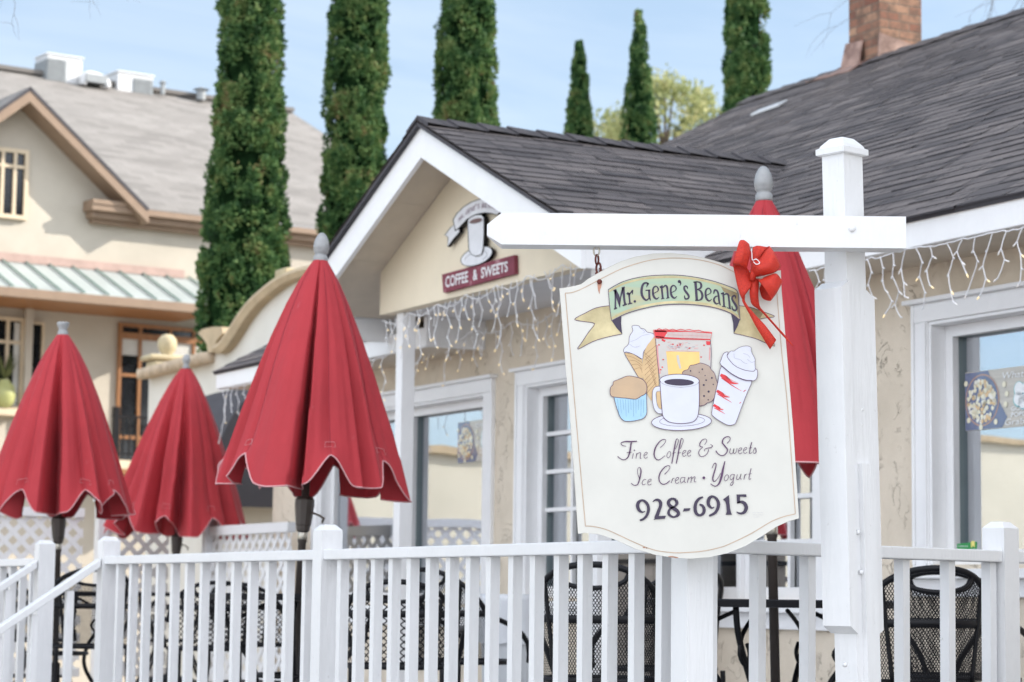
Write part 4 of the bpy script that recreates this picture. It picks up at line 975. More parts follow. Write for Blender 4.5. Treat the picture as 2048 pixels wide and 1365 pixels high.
for pts in ([(1530, 400), (1540, 455), (1600, 470), (1650, 510), (1690, 520)], [(1640, 400), (1690, 415), (1720, 450)], [(1690, 470), (1740, 505), (1778, 490)]): S_('grey', pts, 4, 16)
lid = [(1372, 530), (1380, 470), (1405, 405), (1440, 382), (1462, 388), (1448, 425), (1470, 470), (1540, 545), (1640, 592), (1700, 606), (1770, 610), (1786, 582), (1810, 608), (1805, 680), (1765, 722), (1640, 706), (1500, 640)]
F('white', lid, 17, 2); S_('plum', lid, 6, 18, 3, True); S_('plum', [(1385, 545), (1500, 640), (1640, 710), (1742, 722)], 10, 19)
for part in ('border_line', 'banner', 'shop_name', 'phone_number', 'script_lettering', 'illustration'): art.build(part, sg, SM)
# rusty screw eye and snap hook
def P_(x, y, dy=0.0): return on(x, y, NY, DSG+0.009+dy)
def ring(mb, c, rx, ry, r, ax=V3(1, 0, 0), n=18): mb.tube([c+ax*rx*cos(2*pi*i/n)+Z*ry*sin(2*pi*i/n) for i in range(n)], r, 7, closed=True)
s_ = DSG/FPX
mb = MB(); mb.tube([P_(1193, 488), P_(1193, 494)], 0.003, 7); ring(mb, P_(1193, 503), 6*s_, 9*s_, 0.0026); mb.build('screw_eye', M['chrome'], sg, smooth=True)
mb = MB(); ring(mb, P_(1194, 520), 4.5*s_, 10*s_, 0.003, V3(0.7, 0.7, 0)); ring(mb, P_(1197, 537), 4.5*s_, 11*s_, 0.0032)
mb.tube(catmull([P_(1192, 545), P_(1196, 552), P_(1198, 560), P_(1199, 567)], 4), [0.0045]*12+[0.006], 8); mb.tube([P_(1199, 536, -0.006), P_(1205, 545, -0.006)], 0.003, 7)
mb.build('snap_hook', M['rust'], sg, smooth=True)
mb = MB(); mb.tube([P_(1199, 564, -0.016), P_(1199, 564, -0.004)], [0.006, 0.009], 10); mb.build('bolt_head', M['rust'], sg, smooth=True)
st = Art(lambda x, y, l: on(x, y, NY, DSG-0.0007)); st.n = V3(0, -1, 0); st.stroke('rust_stain', 'chip', [(1199, 562), (1199, 572), (1198, 580), (1199, 588)], [9, 8, 4, 1], 0); st.build('rust_stain', sg, {'chip': pm('rust_run', (0.50, 0.25, 0.17), 0.7, vary=0.25, vscale=60)})

# ================================================================== RED BOW
def glitter():
    m, t, b, out = nt('red_glitter_ribbon')
    v = N(t, 'ShaderNodeTexVoronoi', Scale=900.0); t.links.new(coords(t), v.inputs['Vector'])
    t.links.new(ramp(t, v.outputs['Color'], [(0.2, (0.42, 0.010, 0.008)), (0.9, (0.74, 0.045, 0.012))]), b.inputs['Base Color'])
    b.inputs['Roughness'].default_value = 0.5; b.inputs['Metallic'].default_value = 0.1
    bp = N(t, 'ShaderNodeBump', Strength=0.6, Distance=0.002); t.links.new(v.outputs['Color'], bp.inputs['Height']); t.links.new(bp.outputs[0], b.inputs['Normal'])
    return m
M['bow'] = glitter()
bow = thing('ribbon_bow', 'red glittery ribbon bow with loose tails tied to the top right of the hanging sign', 'bow', at(1508, 540, 6.71))
tb = TZ(1430, 470, 5.935)
def strip(mb, rows):                            # rows of (x, y, depth offset in mm towards the camera)
    g = []
    for r in rows:
        g.append([on(*tb((p[0], p[1])), NY, DSG-0.03-p[2]/1000) for p in r])
    # smooth along the length
    k = len(g[0]); cols = [catmull([row[j] for row in g], 5) for j in range(k)]
    rws = [[cols[j][i] for j in range(k)] for i in range(len(cols[0]))]
    out = []
    for r in rws: out.append(catmull(r, 4) if k > 2 else r)
    mb.grid(out)
def loopb(rows):
    mb = MB(); strip(mb, rows); mb.build('loop', M['bow'], bow, smooth=True, solid=0.0006)
loopb([[(420, 330, 20), (430, 350, 22), (440, 440, 12)], [(400, 130, 30), (420, 200, 34), (432, 330, 30)], [(305, 62, 46), (350, 66, 52), (405, 108, 42)], [(258, 180, 62), (335, 190, 72), (418, 225, 52)], [(213, 328, 60), (290, 338, 70), (378, 392, 48)],
       [(216, 360, 36), (290, 360, 40), (372, 380, 30)], [(222, 405, 16), (320, 400, 18), (430, 480, 12)], [(250, 540, 14), (345, 560, 26), (440, 560, 22)], [(290, 692, 20), (350, 695, 32), (425, 625, 26)], [(330, 780, 16), (345, 740, 20), (400, 640, 18)]])
loopb([[(440, 460, 24), (470, 500, 22), (560, 490, 20)], [(430, 330, 34), (520, 420, 60), (600, 480, 44)], [(520, 290, 36), (620, 360, 66), (710, 448, 46)], [(600, 190, 30), (700, 270, 52), (775, 388, 34)], [(650, 140, 12), (710, 220, 18), (778, 380, 14)], [(600, 160, 2), (650, 260, 0), (700, 400, 0)], [(500, 330, 2), (520, 400, 0), (560, 460, 2)]])
loopb([[(500, 520, 22), (540, 540, 20), (580, 500, 20)], [(522, 552, 44), (580, 520, 52), (640, 480, 42)], [(590, 640, 60), (660, 570, 66), (730, 462, 48)], [(664, 762, 50), (735, 660, 56), (797, 550, 38)], [(640, 785, 22), (700, 720, 24), (790, 560, 16)], [(560, 750, 6), (600, 690, 4), (700, 540, 6)], [(525, 640, 8), (540, 600, 8), (600, 520, 8)]])
loopb([[(450, 150, 20), (510, 130, 18), (620, 148, 16)], [(440, 240, 26), (500, 220, 28), (560, 230, 24)], [(440, 320, 26), (480, 320, 28), (525, 310, 24)]])
mb = MB(); strip(mb, [[(320, 730, 18), (360, 730, 20)], [(328, 800, 16), (362, 800, 16)], [(400, 930, 10), (470, 940, 14)], [(480, 1080, 12), (585, 1060, 16)], [(565, 1220, 14), (670, 1170, 18)], [(652, 1362, 10), (728, 1248, 12)]]); mb.build('tail', M['bow'], bow, smooth=True, solid=0.0006)
mb = MB(); strip(mb, [[(425, 520, 20), (525, 520, 20)], [(412, 640, 24), (520, 640, 28)], [(412, 720, 24), (515, 720, 28)], [(440, 830, 14), (530, 840, 18)], [(545, 910, 6), (572, 900, 10)], [(690, 1070, 6), (715, 1062, 10)], [(800, 1195, 8), (830, 1190, 10)], [(925, 1325, 6), (932, 1318, 6)]]); mb.build('tail', M['bow'], bow, smooth=True, solid=0.0006)
mb = MB(); c = on(*tb((455, 470)), NY, DSG-0.055); mb.tube([c-Z*0.018+V3(-0.004, 0, 0), c, c+Z*0.016], [0.008, 0.011, 0.008], 10); mb.build('knot', M['bow'], bow, smooth=True)
mb = MB(); mb.tube(catmull([on(*tb(p), NY, DSG-0.085) for p in ((432, 165), (438, 230), (445, 300), (490, 290), (530, 335), (490, 350), (455, 320))], 5), 0.0014, 6); mb.build('clear_tie', pm('clear_plastic', (0.8, 0.8, 0.82), 0.1), bow, smooth=True)
# ================================================================== RED UMBRELLAS
def hash_noise(a, b, c): return mnoise.noise(Vector((a, b, c)))
def umbrella(label, pxp, d, tilt, seed, ribs, creases, fin='acorn', Lc=1.13, Rb=0.465, tilt2=0.0, crank=True, hs_=0.0):
    base = at(pxp, 1150, d); base.z = DECK
    base.x -= math.sin(tilt)*0.74
    u = thing('patio_umbrella', label, 'umbrella', base, (tilt2, tilt, 0), 'closed red patio umbrellas')
    Mx = WM[u.name]
    def W_(p): return Mx @ Vector(p)
    zt = 2.345+hs_
    prof = [(0, 0.036), (0.03, 0.058), (0.1, 0.105), (0.2, 0.158), (0.35, 0.225), (0.5, 0.283), (0.7, 0.352), (0.85, 0.402), (1.0, 0.452)]
    def Rp(t):
        for (a, ra), (b, rb) in zip(prof, prof[1:]):
            if t <= b: 
                k = (t-a)/(b-a); return (ra+(rb-ra)*k)*Rb/0.452
        return Rb
    def dang(a, b): return (a-b+180) % 360-180
    ribs = sorted(x % 360 for x in ribs)
    def info(th):                                  # rib distance, position between ribs 0..1, span
        for i, r in enumerate(ribs):
            r2 = ribs[(i+1) % len(ribs)] + (360 if i == len(ribs)-1 else 0)
            x = th if th >= ribs[0] else th+360
            if r <= x < r2: return (x-r)/(r2-r), r2-r, i
        return 0, 45, 0
    def surf(th, t, inset=0.0):
        k, span, i = info(th % 360)
        mid = sin(pi*k)
        a = min(1, t*1.35)
        amp = (1.0, 0.55, 1.25, 0.8, 1.1, 0.6, 0.95, 0.75)[(i+int(seed)) % 8]
        f = 1 + (0.21*amp*mid**0.85 - 0.11)*a
        # soft secondary folds
        f += 0.040*a*sin(2*pi*1.5*k+i*2.1+seed)*mid + 0.035*a*hash_noise(th*0.07, t*0.8, seed) + 0.018*a*hash_noise(th*0.2, t*1.6, seed+9)
        for ci, (c, wd, dep) in enumerate([(q[0], q[1], q[2]*1.45) for q in creases]):
            x = abs(dang(th, c+6*t*hash_noise(c, t, seed)))/wd
            if x < 1: f -= min(0.80, dep)*(1-x)**(0.42 if ci == 0 else 0.8)*min(1, 0.15+t*1.2)
        r = Rp(t)*f - inset
        edge = min(abs(dang(th, rr)) for rr in ribs)
        notch = (0.5+0.5*cos(pi*min(1, edge/17)))**0.85*0.112
        wave = 0.012*hash_noise(th*0.06, 3.1, seed)
        lobe = 0.045*mid*amp
        Lz = Lc - notch*t**6*1.0 + (lobe+wave)*t**3
        return W_((r*sin(R(th)), -r*cos(R(th)), zt - t*Lz))
    nth, ntt = 300, 40
    mb = MB()
    rows = [[surf(360*j/nth, i/ntt) for j in range(nth)] for i in range(ntt+1)]
    mb.grid(rows, closed=True)
    cn = mb.build('canopy', [M['canvas'], M['awning']], u, smooth=True)
    mb = MB(); mb.tube([surf(360*j/480, 1.0, -0.001) for j in range(480)], 0.0038, 6, closed=True); mb.build('piping', M['piping'], cn, smooth=True)
    mb = MB()
    for r in ribs: mb.tube([surf(r+0.6, 0.04+0.93*i/24, -0.0015) for i in range(25)], 0.0011, 4)
    mb.build('seam', M['canvas_dark'], cn)
    for r in ribs:                                 # stitched rib pockets above each notch
        w, t0, t1 = 3.6, 0.868, 0.905
        pts = [surf(r-w, t0, -0.002), surf(r+w, t0, -0.002), surf(r+w*1.15, t1-0.006, -0.002), surf(r, t1+0.004, -0.002), surf(r-w*1.15, t1-0.006, -0.002)]
        mb = MB(); mb.tube(pts, 0.0012, 4, closed=True); mb.build('stitching', M['piping'], cn)
    mb = MB()
    mb.lathe([(0.019, 0.02), (0.019, 0.985), (0.0225, 0.99), (0.0225, 1.03), (0.019, 1.032), (0.019, zt)], (0, 0, 0), 16); mb.v = [W_(p) for p in mb.v]
    mb.build('pole', M['bronze'], u, smooth=True)
    mb = MB()                                       # crank housing: tapered eight-sided body
    mb.lathe([(0.021, 1.035), (0.030, 1.04), (0.033, 1.055), (0.034, 1.065), (0.037, 1.07), (0.047, 1.165), (0.046, 1.19), (0.036, 1.205), (0.022, 1.208)], (0, 0, 0), 10); mb.v = [W_(p) for p in mb.v]
    hs = mb.build('crank_housing', M['black'] if False else M['bronze'], u)
    mb = MB(); mb.lathe([(0.0225, 1.0), (0.0235, 1.002), (0.0235, 1.033), (0.0225, 1.035)], (0, 0, 0), 16); mb.v = [W_(p) for p in mb.v]; mb.build('collar', M['chrome'], u, smooth=True)
    if crank:
        mb = MB(); mb.tube([W_(p) for p in ((0.04, -0.01, 1.13), (0.075, -0.015, 1.118), (0.098, -0.018, 1.104))], 0.0055, 6); mb.tube([W_(p) for p in ((0.098, -0.03, 1.106), (0.090, -0.005, 1.088))], 0.006, 6)
        mb.build('crank_handle', M['chrome'], hs)
    mb = MB(); mb.lathe([(0.26, 0.0), (0.26, 0.03), (0.20, 0.06), (0.05, 0.09), (0.03, 0.10), (0.03, 0.30)], (0, 0, 0.001), 24); mb.v = [W_(p) for p in mb.v]; mb.build('base', M['black'], u, smooth=True)
    pr = {'acorn': [(0.033, 2.338), (0.035, 2.345), (0.035, 2.362), (0.030, 2.368), (0.027, 2.376), (0.032, 2.381), (0.0355, 2.388), (0.0355, 2.396), (0.038, 2.400), (0.0385, 2.415), (0.036, 2.432), (0.030, 2.452), (0.020, 2.470), (0.009, 2.480), (0.001, 2.482)],
          'cup': [(0.033, 2.338), (0.035, 2.346), (0.033, 2.360), (0.026, 2.374), (0.027, 2.382), (0.035, 2.400), (0.038, 2.415), (0.037, 2.424), (0.030, 2.426)],
          'ball': [(0.028, 2.338), (0.029, 2.36), (0.020, 2.378), (0.024, 2.39), (0.032, 2.41), (0.033, 2.425), (0.028, 2.445), (0.015, 2.46), (0.001, 2.465)]}[fin]
    mb = MB(); mb.lathe(pr, (0, 0, hs_), 24); mb.v = [W_(p) for p in mb.v]; mb.build('finial', M['finial'], u, smooth=True)
    return u
M['canvas_dark'] = pm('seam_red', (0.22, 0.015, 0.03), 0.8)
umbrella('closed red umbrella with grey acorn finial and the crank showing, nearest left of the sign', 598, 11.2, 0.042, 1.3, [-98, -44, 21, 74, 118, 165, 210, 240], [(2, 3.6, 0.56), (52, 7, 0.20), (-66, 8, 0.22), (100, 8, 0.2), (150, 8, .25), (195, 8, .25), (228, 8, .2)], tilt2=-0.015, Lc=1.075, Rb=0.425)
umbrella('closed red umbrella with a broken flat finial, leftmost of the four', 115, 14.7, -0.010, 4.1, [-112, -58, -22, 33, 60, 118, 165, 215], [(3, 8, 0.52), (48, 8, 0.18), (-42, 8, 0.15), (92, 8, 0.2), (150, 8, .25), (195, 8, .25), (228, 8, .2)], 'cup', Lc=1.10, Rb=0.465, crank=False)
umbrella('closed red umbrella with a small round finial, farthest back near the white lattice', 349, 18.95, 0.026, 7.7, [-110, -76, -44, -4, 40, 86, 165, 215], [(12, 8, 0.42), (-22, 9, 0.38), (62, 8, 0.15), (-60, 8, 0.2), (120, 8, 0.2), (190, 8, .25)], 'ball', Lc=1.32, Rb=0.55, hs_=0.20)
umbrella('closed red umbrella with grey acorn finial standing behind the hanging sign and white post', 1547, 9.35, -0.024, 2.2, [-60, -14, 58, 98, 135, 165, 205, 255], [(44, 7, 0.22), (-4, 6, 0.3), (85, 8, 0.2), (130, 8, .25), (180, 8, .25), (225, 8, .2)], Lc=1.06, Rb=0.36)

# ================================================================== BLACK IRON TABLES AND CHAIRS
def arc(cx, cy, r, a0, a1, z, n=16): return [V3(cx+r*cos(R(a0+(a1-a0)*i/n)), cy+r*sin(R(a0+(a1-a0)*i/n)), z) for i in range(n+1)]
def make_table(label, loc, rz, rad=0.46):
    t = thing('patio_table', label, 'table', loc, (0, 0, rz), 'black iron patio tables')
    Mx = WM[t.name]
    def B(mb, *a, **k):
        mb.v = [Mx @ p for p in mb.v]; return mb.build(*a, **k)
    mb = MB(); mb.lathe([(rad-0.012, 0.712), (rad, 0.714), (rad+0.003, 0.738), (rad-0.003, 0.743), (rad-0.02, 0.742)], (0, 0, 0), 48); top = B(mb, 'tabletop', M['black'], t)
    for k in range(4):
        a = pi/4+k*pi/2; c, s = cos(a), sin(a)
        pts = [(rad*0.78, 0.712), (rad*0.74, 0.62), (rad*0.62, 0.52), (rad*0.45, 0.40), (rad*0.42, 0.28), (rad*0.60, 0.14), (rad*0.80, 0.02), (rad*0.86, 0.0)]
        mb = MB(); mb.tube(catmull([V3(r*c, r*s, z) for r, z in pts], 4), 0.013, 8); B(mb, 'leg', M['black'], t, smooth=True)
        pts = [(rad*0.30, 0.70), (rad*0.50, 0.655), (rad*0.66, 0.60), (rad*0.70, 0.53), (rad*0.58, 0.49), (rad*0.50, 0.53), (rad*0.55, 0.57)]
        mb = MB(); mb.tube(catmull([V3(r*c, r*s, z) for r, z in pts], 4), 0.009, 7); B(mb, 'scroll', M['black'], t, smooth=True)
    mb = MB(); mb.tube(arc(0, 0, rad*0.43, 0, 352.5, 0.36, 40), 0.011, 7, closed=True); B(mb, 'ring', M['black'], t, smooth=True)
    return t
def make_chair(label, mk='mesh', H0=0.865):
    c = thing('patio_chair', label, 'chair', (0, 0, 0), (0, 0, 0), 'black mesh patio chairs')
    W, rs, rt = 78, 0.235, 0.275                     # back wraps 2*W degrees; +y is behind the sitter
    def top(a): return H0 - 0.215*abs(a/W)**2.3
    def rad(z): return rs + (rt-rs)*max(0, (z-0.42)/(H0-0.42))**1.2
    def pt(a, z): r = rad(z); return V3(r*sin(R(a))*1.02, r*cos(R(a))*0.95-0.02, z)
    def hz(a): return top(a) - (0.088*math.sqrt(max(0, 1-(a/30)**2)) if abs(a) < 30 else 0)
    na, nz = 44, 12
    mb = MB(); rows = []
    for i in range(nz+1):
        rows.append([pt(-W+2*W*j/na, 0.44+(hz(-W+2*W*j/na)-0.44)*i/nz) for j in range(na+1)])
    mb.grid(rows, 0, lambda i, j: ((-W+2*W*j/na)*0.00436, 0.44+(hz(-W+2*W*min(j, na)/na)-0.44)*i/nz))
    mb.build('backrest', M[mk], c, smooth=True)
    mb = MB(); fr = [pt(-W+2*W*j/40, top(-W+2*W*j/40)) for j in range(41)]
    lead = [V3(-0.225, -0.235, 0.43), V3(-0.25, -0.21, 0.52), V3(-0.268, -0.11, 0.60)]
    path = catmull(lead+fr+[V3(-p.x, p.y, p.z) for p in reversed(lead)], 2)
    mb.tube(path, 0.0125, 8); mb.build('arm_frame', M['black'], c, smooth=True)
    mb = MB(); mb.tube([pt(a, hz(a)) for a in [-30+60*i/20 for i in range(21)]], 0.0095, 7); mb.build('handle', M['black'], c, smooth=True)
    mb = MB(); b_ = [(pt(-W+2*W*j/30, 0.645), pt(-W+2*W*j/30, 0.675)) for j in range(31)]
    mb.grid([[p[0]*1.0 for p in b_], [p[1] for p in b_]]); o = mb.build('back_band', M['black'], c, smooth=True, solid=0.008)
    for s in (-1, 1):
        mb = MB(); mb.tube(catmull([pt(s*46, top(s*46)), pt(s*44, 0.66), pt(s*40, 0.44)], 5), 0.009, 7); mb.build('back_rib', M['black'], c, smooth=True)
    n = 30; ring = [V3(0.24*cos(2*pi*i/n), 0.235*sin(2*pi*i/n)-0.015, 0.43) for i in range(n)]
    mb = MB(); mb.tube(ring, 0.0115, 7, closed=True); sr_ = mb.build('seat_rim', M['black'], c, smooth=True)
    mb = MB(); rows = [[V3(p.x*k, (p.y+0.015)*k-0.015, 0.43-0.018*(1-k*k)) for p in ring+ring[:1]] for k in (0.05, 0.35, 0.7, 1.0)]
    mb.grid(rows, 0, lambda i, j: (rows[i][j].x, rows[i][j].y)); mb.build('seat', M[mk], c, smooth=True)
    for sx, sy in ((-1, -1), (1, -1), (-1, 1), (1, 1)):
        mb = MB(); x, y = 0.2*sx, 0.18*sy-0.015
        mb.tube(catmull([V3(x, y, 0.425), V3(x*1.02, y*1.05, 0.25), V3(x*1.12, y*1.3, 0.03), V3(x*1.16, y*1.4, 0.0)], 4), 0.0115, 8); mb.build('leg', M['black'], c, smooth=True)
    mb = MB(); mb.tube(arc(0, -0.015, 0.215, 0, 352, 0.2, 36), 0.008, 6, closed=True); mb.build('stretcher', M['black'], c, smooth=True)
    return c
def deck_at(px, d): p = at(px, 1150, d); p.z = DECK; return p
ut = [(1547, 9.35, 0.50, 'round black iron table under the umbrella behind the hanging sign'), (598, 11.2, 0.46, 'round black iron table under the umbrella with the visible crank'),
      (115, 14.7, 0.46, 'round black iron table under the leftmost umbrella'), (349, 18.95, 0.46, 'round black iron table under the farthest umbrella by the lattice')]
for i, (px, d, r, lab) in enumerate(ut): make_table(lab, deck_at(px, d), 0.3+i*0.5, r)
ch0 = make_chair('black mesh chair turned away, just left of the corner post below the sign')
ch1 = make_chair('black chair with coarse diamond mesh back, centre of the railing', 'diamond_mesh', 0.80)
def put(src, px, d, rz, lab, first=False):
    p = deck_at(px, d)
    if first: src.location = p; src.rotation_euler = (0, 0, R(rz)); src['label'] = lab; return src
    return copy_tree(src, p, (0, 0, R(rz)), lab, 'black mesh patio chairs')
# rz = 180 shows the back to the camera (the back is at +y of the chair)
put(ch0, 1205, 9.1, 168, 'black mesh chair turned away, just left of the corner post below the sign', True)
put(ch0, 1330, 10.6, 215, 'black mesh chair half hidden behind the corner post below the sign')
put(ch0, 1835, 9.0, 190, 'black mesh chair with its back to the railing, right of the sign post')
put(ch0, 1915, 10.0, 150, 'black mesh chair tucked behind another at the far right')
put(ch1, 805, 10.5, 176, 'black chair with coarse diamond mesh back seen through the railing', True)
put(ch0, 925, 11.4, 128, 'black mesh chair seen from its side next to the grey bin')
put(ch1, 425, 13.4, 196, 'black chair with diamond mesh behind the left stretch of railing')
put(ch1, 505, 14.6, 160, 'black mesh chair left of the pole of the umbrella with the crank')
put(ch0, 178, 13.6, 200, 'black mesh chair beside the pole of the leftmost umbrella')
put(ch0, 60, 15.2, 120, 'black mesh chair at the left edge behind the stair railing')

# ================================================================== GREY BIN, CABINET
bp_ = deck_at(1024, 12.6)
bn = thing('waste_bin', 'small pale grey ribbed bin with a plastic bag folded over its rim', 'bin', bp_)
mb = MB(); n = 72
rows = [[bp_+V3((r+0.004*(1 if j % 4 < 2 else -1)*(1 if z < 0.48 else 0))*cos(2*pi*j/n), (r+0.004*(1 if j % 4 < 2 else -1)*(1 if z < 0.48 else 0))*sin(2*pi*j/n), z) for j in range(n)] for r, z in ((0.001, 0.0), (0.135, 0.0), (0.14, 0.02), (0.158, 0.48), (0.163, 0.50), (0.164, 0.72), (0.15, 0.74), (0.148, 0.4))]
mb.grid(rows, closed=True); mb.build('tub', M['plastic'], bn, smooth=False)
mb = MB(); rows = []
for i in range(9):
    z = 0.755-0.032*i; rows.append([bp_+V3((0.170+0.006*hash_noise(j*0.5, i*0.9, 2)+(0.006 if i > 5 else 0))*cos(2*pi*j/n), (0.170+0.006*hash_noise(j*0.5, i*0.9, 2))*sin(2*pi*j/n), z+0.012*hash_noise(j*0.25, 7, 1)*(i > 6)) for j in range(n)])
rows.insert(0, [bp_+V3(0.15*cos(2*pi*j/n), 0.15*sin(2*pi*j/n), 0.74) for j in range(n)])
mb.grid(rows, closed=True); mb.build('bag', pm('translucent_bag', (0.62, 0.64, 0.67), 0.25, vary=0.05), bn, smooth=True)
u0, u1 = wall_uz(1228, 1200, CW-0.3)[0], wall_uz(1334, 1200, CW-0.3)[0]
cb = thing('cabinet', 'taupe wooden cabinet standing against the wall behind the chairs below the sign', 'cabinet', H((u0+u1)/2, CW-0.2, DECK))
zt_ = at(1280, 1124, 13.1).z
M['taupe'] = pm('taupe_boards', (0.27, 0.235, 0.20), 0.7, vary=0.15, vscale=3, stretch=(1, 1, 6))
mb = MB()
for k in range(4):
    a = u0+(u1-u0)*k/4; mb.hbox(a+0.002, a+(u1-u0)/4-0.002, CW-0.30, CW-0.28, DECK+0.06, zt_-0.012)
mb.build('front_board', M['taupe'], cb)
mb = MB(); mb.hbox(u0, u1, CW-0.279, CW-0.08, DECK+0.02, zt_-0.013); mb.build('body', M['taupe'], cb)
mb = MB(); mb.hbox(u0-0.02, u1+0.02, CW-0.32, CW-0.076, zt_-0.012, zt_+0.012); mb.build('top', M['black'], cb)
mb = MB(); mb.hbox(u0-0.01, u1+0.01, CW-0.29, CW-0.078, zt_+0.013, zt_+0.06); mb.build('back_ledge', M['taupe'], cb)
# ================================================================== TEXT HELPER (the built-in font only)
def text_tris(s, bold=0.0):
    cu = bpy.data.curves.new('t', 'FONT'); cu.body = s; cu.size = 1.0; cu.resolution_u = 3; cu.offset = bold
    o = bpy.data.objects.new('t', cu); col.objects.link(o)
    me = bpy.data.meshes.new_from_object(o.evaluated_get(bpy.context.evaluated_depsgraph_get()))
    bm = bmesh.new(); bm.from_mesh(me); bmesh.ops.triangulate(bm, faces=bm.faces[:])
    out = [[(v.co.x, v.co.y) for v in f.verts] for f in bm.faces]
    bm.free(); bpy.data.objects.remove(o); bpy.data.curves.remove(cu); bpy.data.meshes.remove(me)
    if not out: return out, 0
    xs = [x for t in out for x, y in t]; x0 = min(xs)
    return [[(x-x0, y) for x, y in t] for t in out], max(xs)-x0
def put_text(art, part, mk, s, fn, layer, bold=0.0):   # fn maps normalised (x in 0..1, y in cap heights) to the art plane
    tr, w = text_tris(s, bold)
    for t in tr: art.fill(part, mk, [fn(x/w, y/0.73) for x, y in t], layer)

# ================================================================== SIGNS ON THE PORCH GABLE
c6 = TZ(860, 380, 5.687)
GM = {'white': pm('sign_pale_paint', (0.72, 0.73, 0.76), 0.6, vary=0.08, vscale=12), 'black': M['black'], 'coffee': flat('coffee_brown', (0.16, 0.09, 0.085), 0.6, 0.2), 'grey': flat('worn_grey_line', (0.22, 0.22, 0.24), 0.6),
      'purple': flat('faded_purple', (0.26, 0.16, 0.22), 0.6, 0.2), 'letter': flat('white_letter', (0.74, 0.74, 0.75), 0.6, 0.04)}
def burgundy():
    m, t, b, out = nt('weathered_burgundy'); co = coords(t)
    n = N(t, 'ShaderNodeTexNoise', Scale=9, Detail=8, Roughness=0.75); t.links.new(co, n.inputs['Vector'])
    t.links.new(ramp(t, n.outputs[0], [(0.35, (0.16, 0.03, 0.05)), (0.58, (0.23, 0.05, 0.075)), (0.66, (0.42, 0.22, 0.25)), (0.8, (0.55, 0.45, 0.47))]), b.inputs['Base Color']); b.inputs['Roughness'].default_value = 0.8; return m
GM['burg'] = burgundy()
GP = CG-0.035
def gp(x, y, l): return on(x, y, V, GP-0.0016-0.0012*l)
mug = thing('mug_sign', 'white coffee mug cutout sign with a lettered ribbon, high on the porch gable', 'sign', on(945, 470, V, CG))
ribbon = [(262, 345), (300, 275), (380, 195), (470, 140), (560, 108), (650, 98), (740, 122), (808, 178), (802, 240), (765, 285), (700, 268), (620, 260), (520, 280), (420, 335), (345, 415), (290, 462)]
tailp = [(285, 470), (272, 395), (225, 440), (168, 515), (205, 540), (198, 650), (265, 560), (335, 480), (330, 440)]
cup = [(425, 350), (432, 500), (440, 680), (468, 732), (520, 756), (585, 735), (604, 660), (612, 500), (612, 320), (585, 285), (520, 285), (455, 315)]
sauc = ell(528, 755, 188, 96, -0.38)
for nm, poly in (('saucer', sauc), ('ribbon_tail', tailp), ('cup', cup), ('ribbon', ribbon)):
    mb = MB(); k = {'saucer': 0, 'ribbon_tail': 0.003, 'cup': 0.006, 'ribbon': 0.009}[nm]
    mb.prism([on(*c6(p), V, GP-k) for p in poly], V*(0.020+k)); ob = mb.build(nm, GM['black'], mug)
    a = Art(lambda x, y, l, k=k: on(x, y, V, GP-k-0.0016-0.0012*l)); a.n = -V
    a.fill('painted_face', 'white', poly, 0, c6, 0); a.stroke('painted_face', 'black', poly, 7, 1, c6, n=1, closed=True)
    if nm == 'saucer': a.stroke('painted_face', 'grey', ell(520, 770, 135, 60, -0.38)[22:38]+ell(520, 770, 135, 60, -0.38)[0:8], 5, 1, c6, n=1)
    if nm == 'cup':
        a.fill('painted_face', 'coffee', ell(522, 352, 72, 25, -0.25), 1, c6); a.stroke('painted_face', 'grey', ell(520, 335, 92, 46, -0.25)[0:22], 5, 1, c6, n=1)
    if nm == 'ribbon':
        path = [(318, 352), (372, 300), (410, 262), (450, 236), (505, 208), (560, 190), (610, 184), (665, 182), (715, 190), (752, 204)]
        pc = catmull([V3(*p) for p in path], 8); L = [0]
        for p, q in zip(pc, pc[1:]): L.append(L[-1]+(q-p).length)
        chars = "MR. GENE'S BEANS"; wts = [1.25 if c == 'M' else 0.45 if c in ".' " else 0.9 for c in chars]; tot = sum(wts); acc = 0
        for c_, w_ in zip(chars, wts):
            s0 = L[-1]*(acc+w_/2)/tot; acc += w_
            if c_ == ' ': continue
            i = max(j for j in range(len(L)) if L[j] <= s0); i = min(i, len(pc)-2); p = pc[i].lerp(pc[i+1], (s0-L[i])/max(1e-6, L[i+1]-L[i])); d = (pc[i+1]-pc[i]).normalized()
            up = V3(0.10, -1); cw = L[-1]/tot*w_*0.74; hh = 58
            y_off = 40 if c_ == "'" else 0
            if c_ == "'": put = [(p.x, p.y-20), (p.x-2, p.y-38)]; a.stroke('painted_face', 'purple', put, 8, 2, c6, n=1)
            elif c_ == '.': a.dot('painted_face', 'purple', (p.x, p.y+18), 6, 2, c6, n=8)
            else: put_text(a, 'painted_face', 'purple', c_, lambda x, y: c6((p.x+d.x*(x-0.5)*cw+up.x*(y-0.4)*hh, p.y+d.y*(x-0.5)*cw+up.y*(y-0.4)*hh)), 2)
    a.build('painted_face', ob, GM)
csb = thing('lettered_board', 'weathered burgundy board lettered COFFEE & SWEETS on the porch gable', 'sign', on(955, 548, V, CG))
bp4 = [(135, 965), (955, 742), (960, 955), (150, 1172)]
mb = MB(); mb.prism([on(*c6(p), V, GP+0.006) for p in bp4], V*0.025); mb.build('board', GM['burg'], csb)
a = Art(lambda x, y, l: on(x, y, V, GP+0.006-0.0016-0.0012*l)); a.n = -V
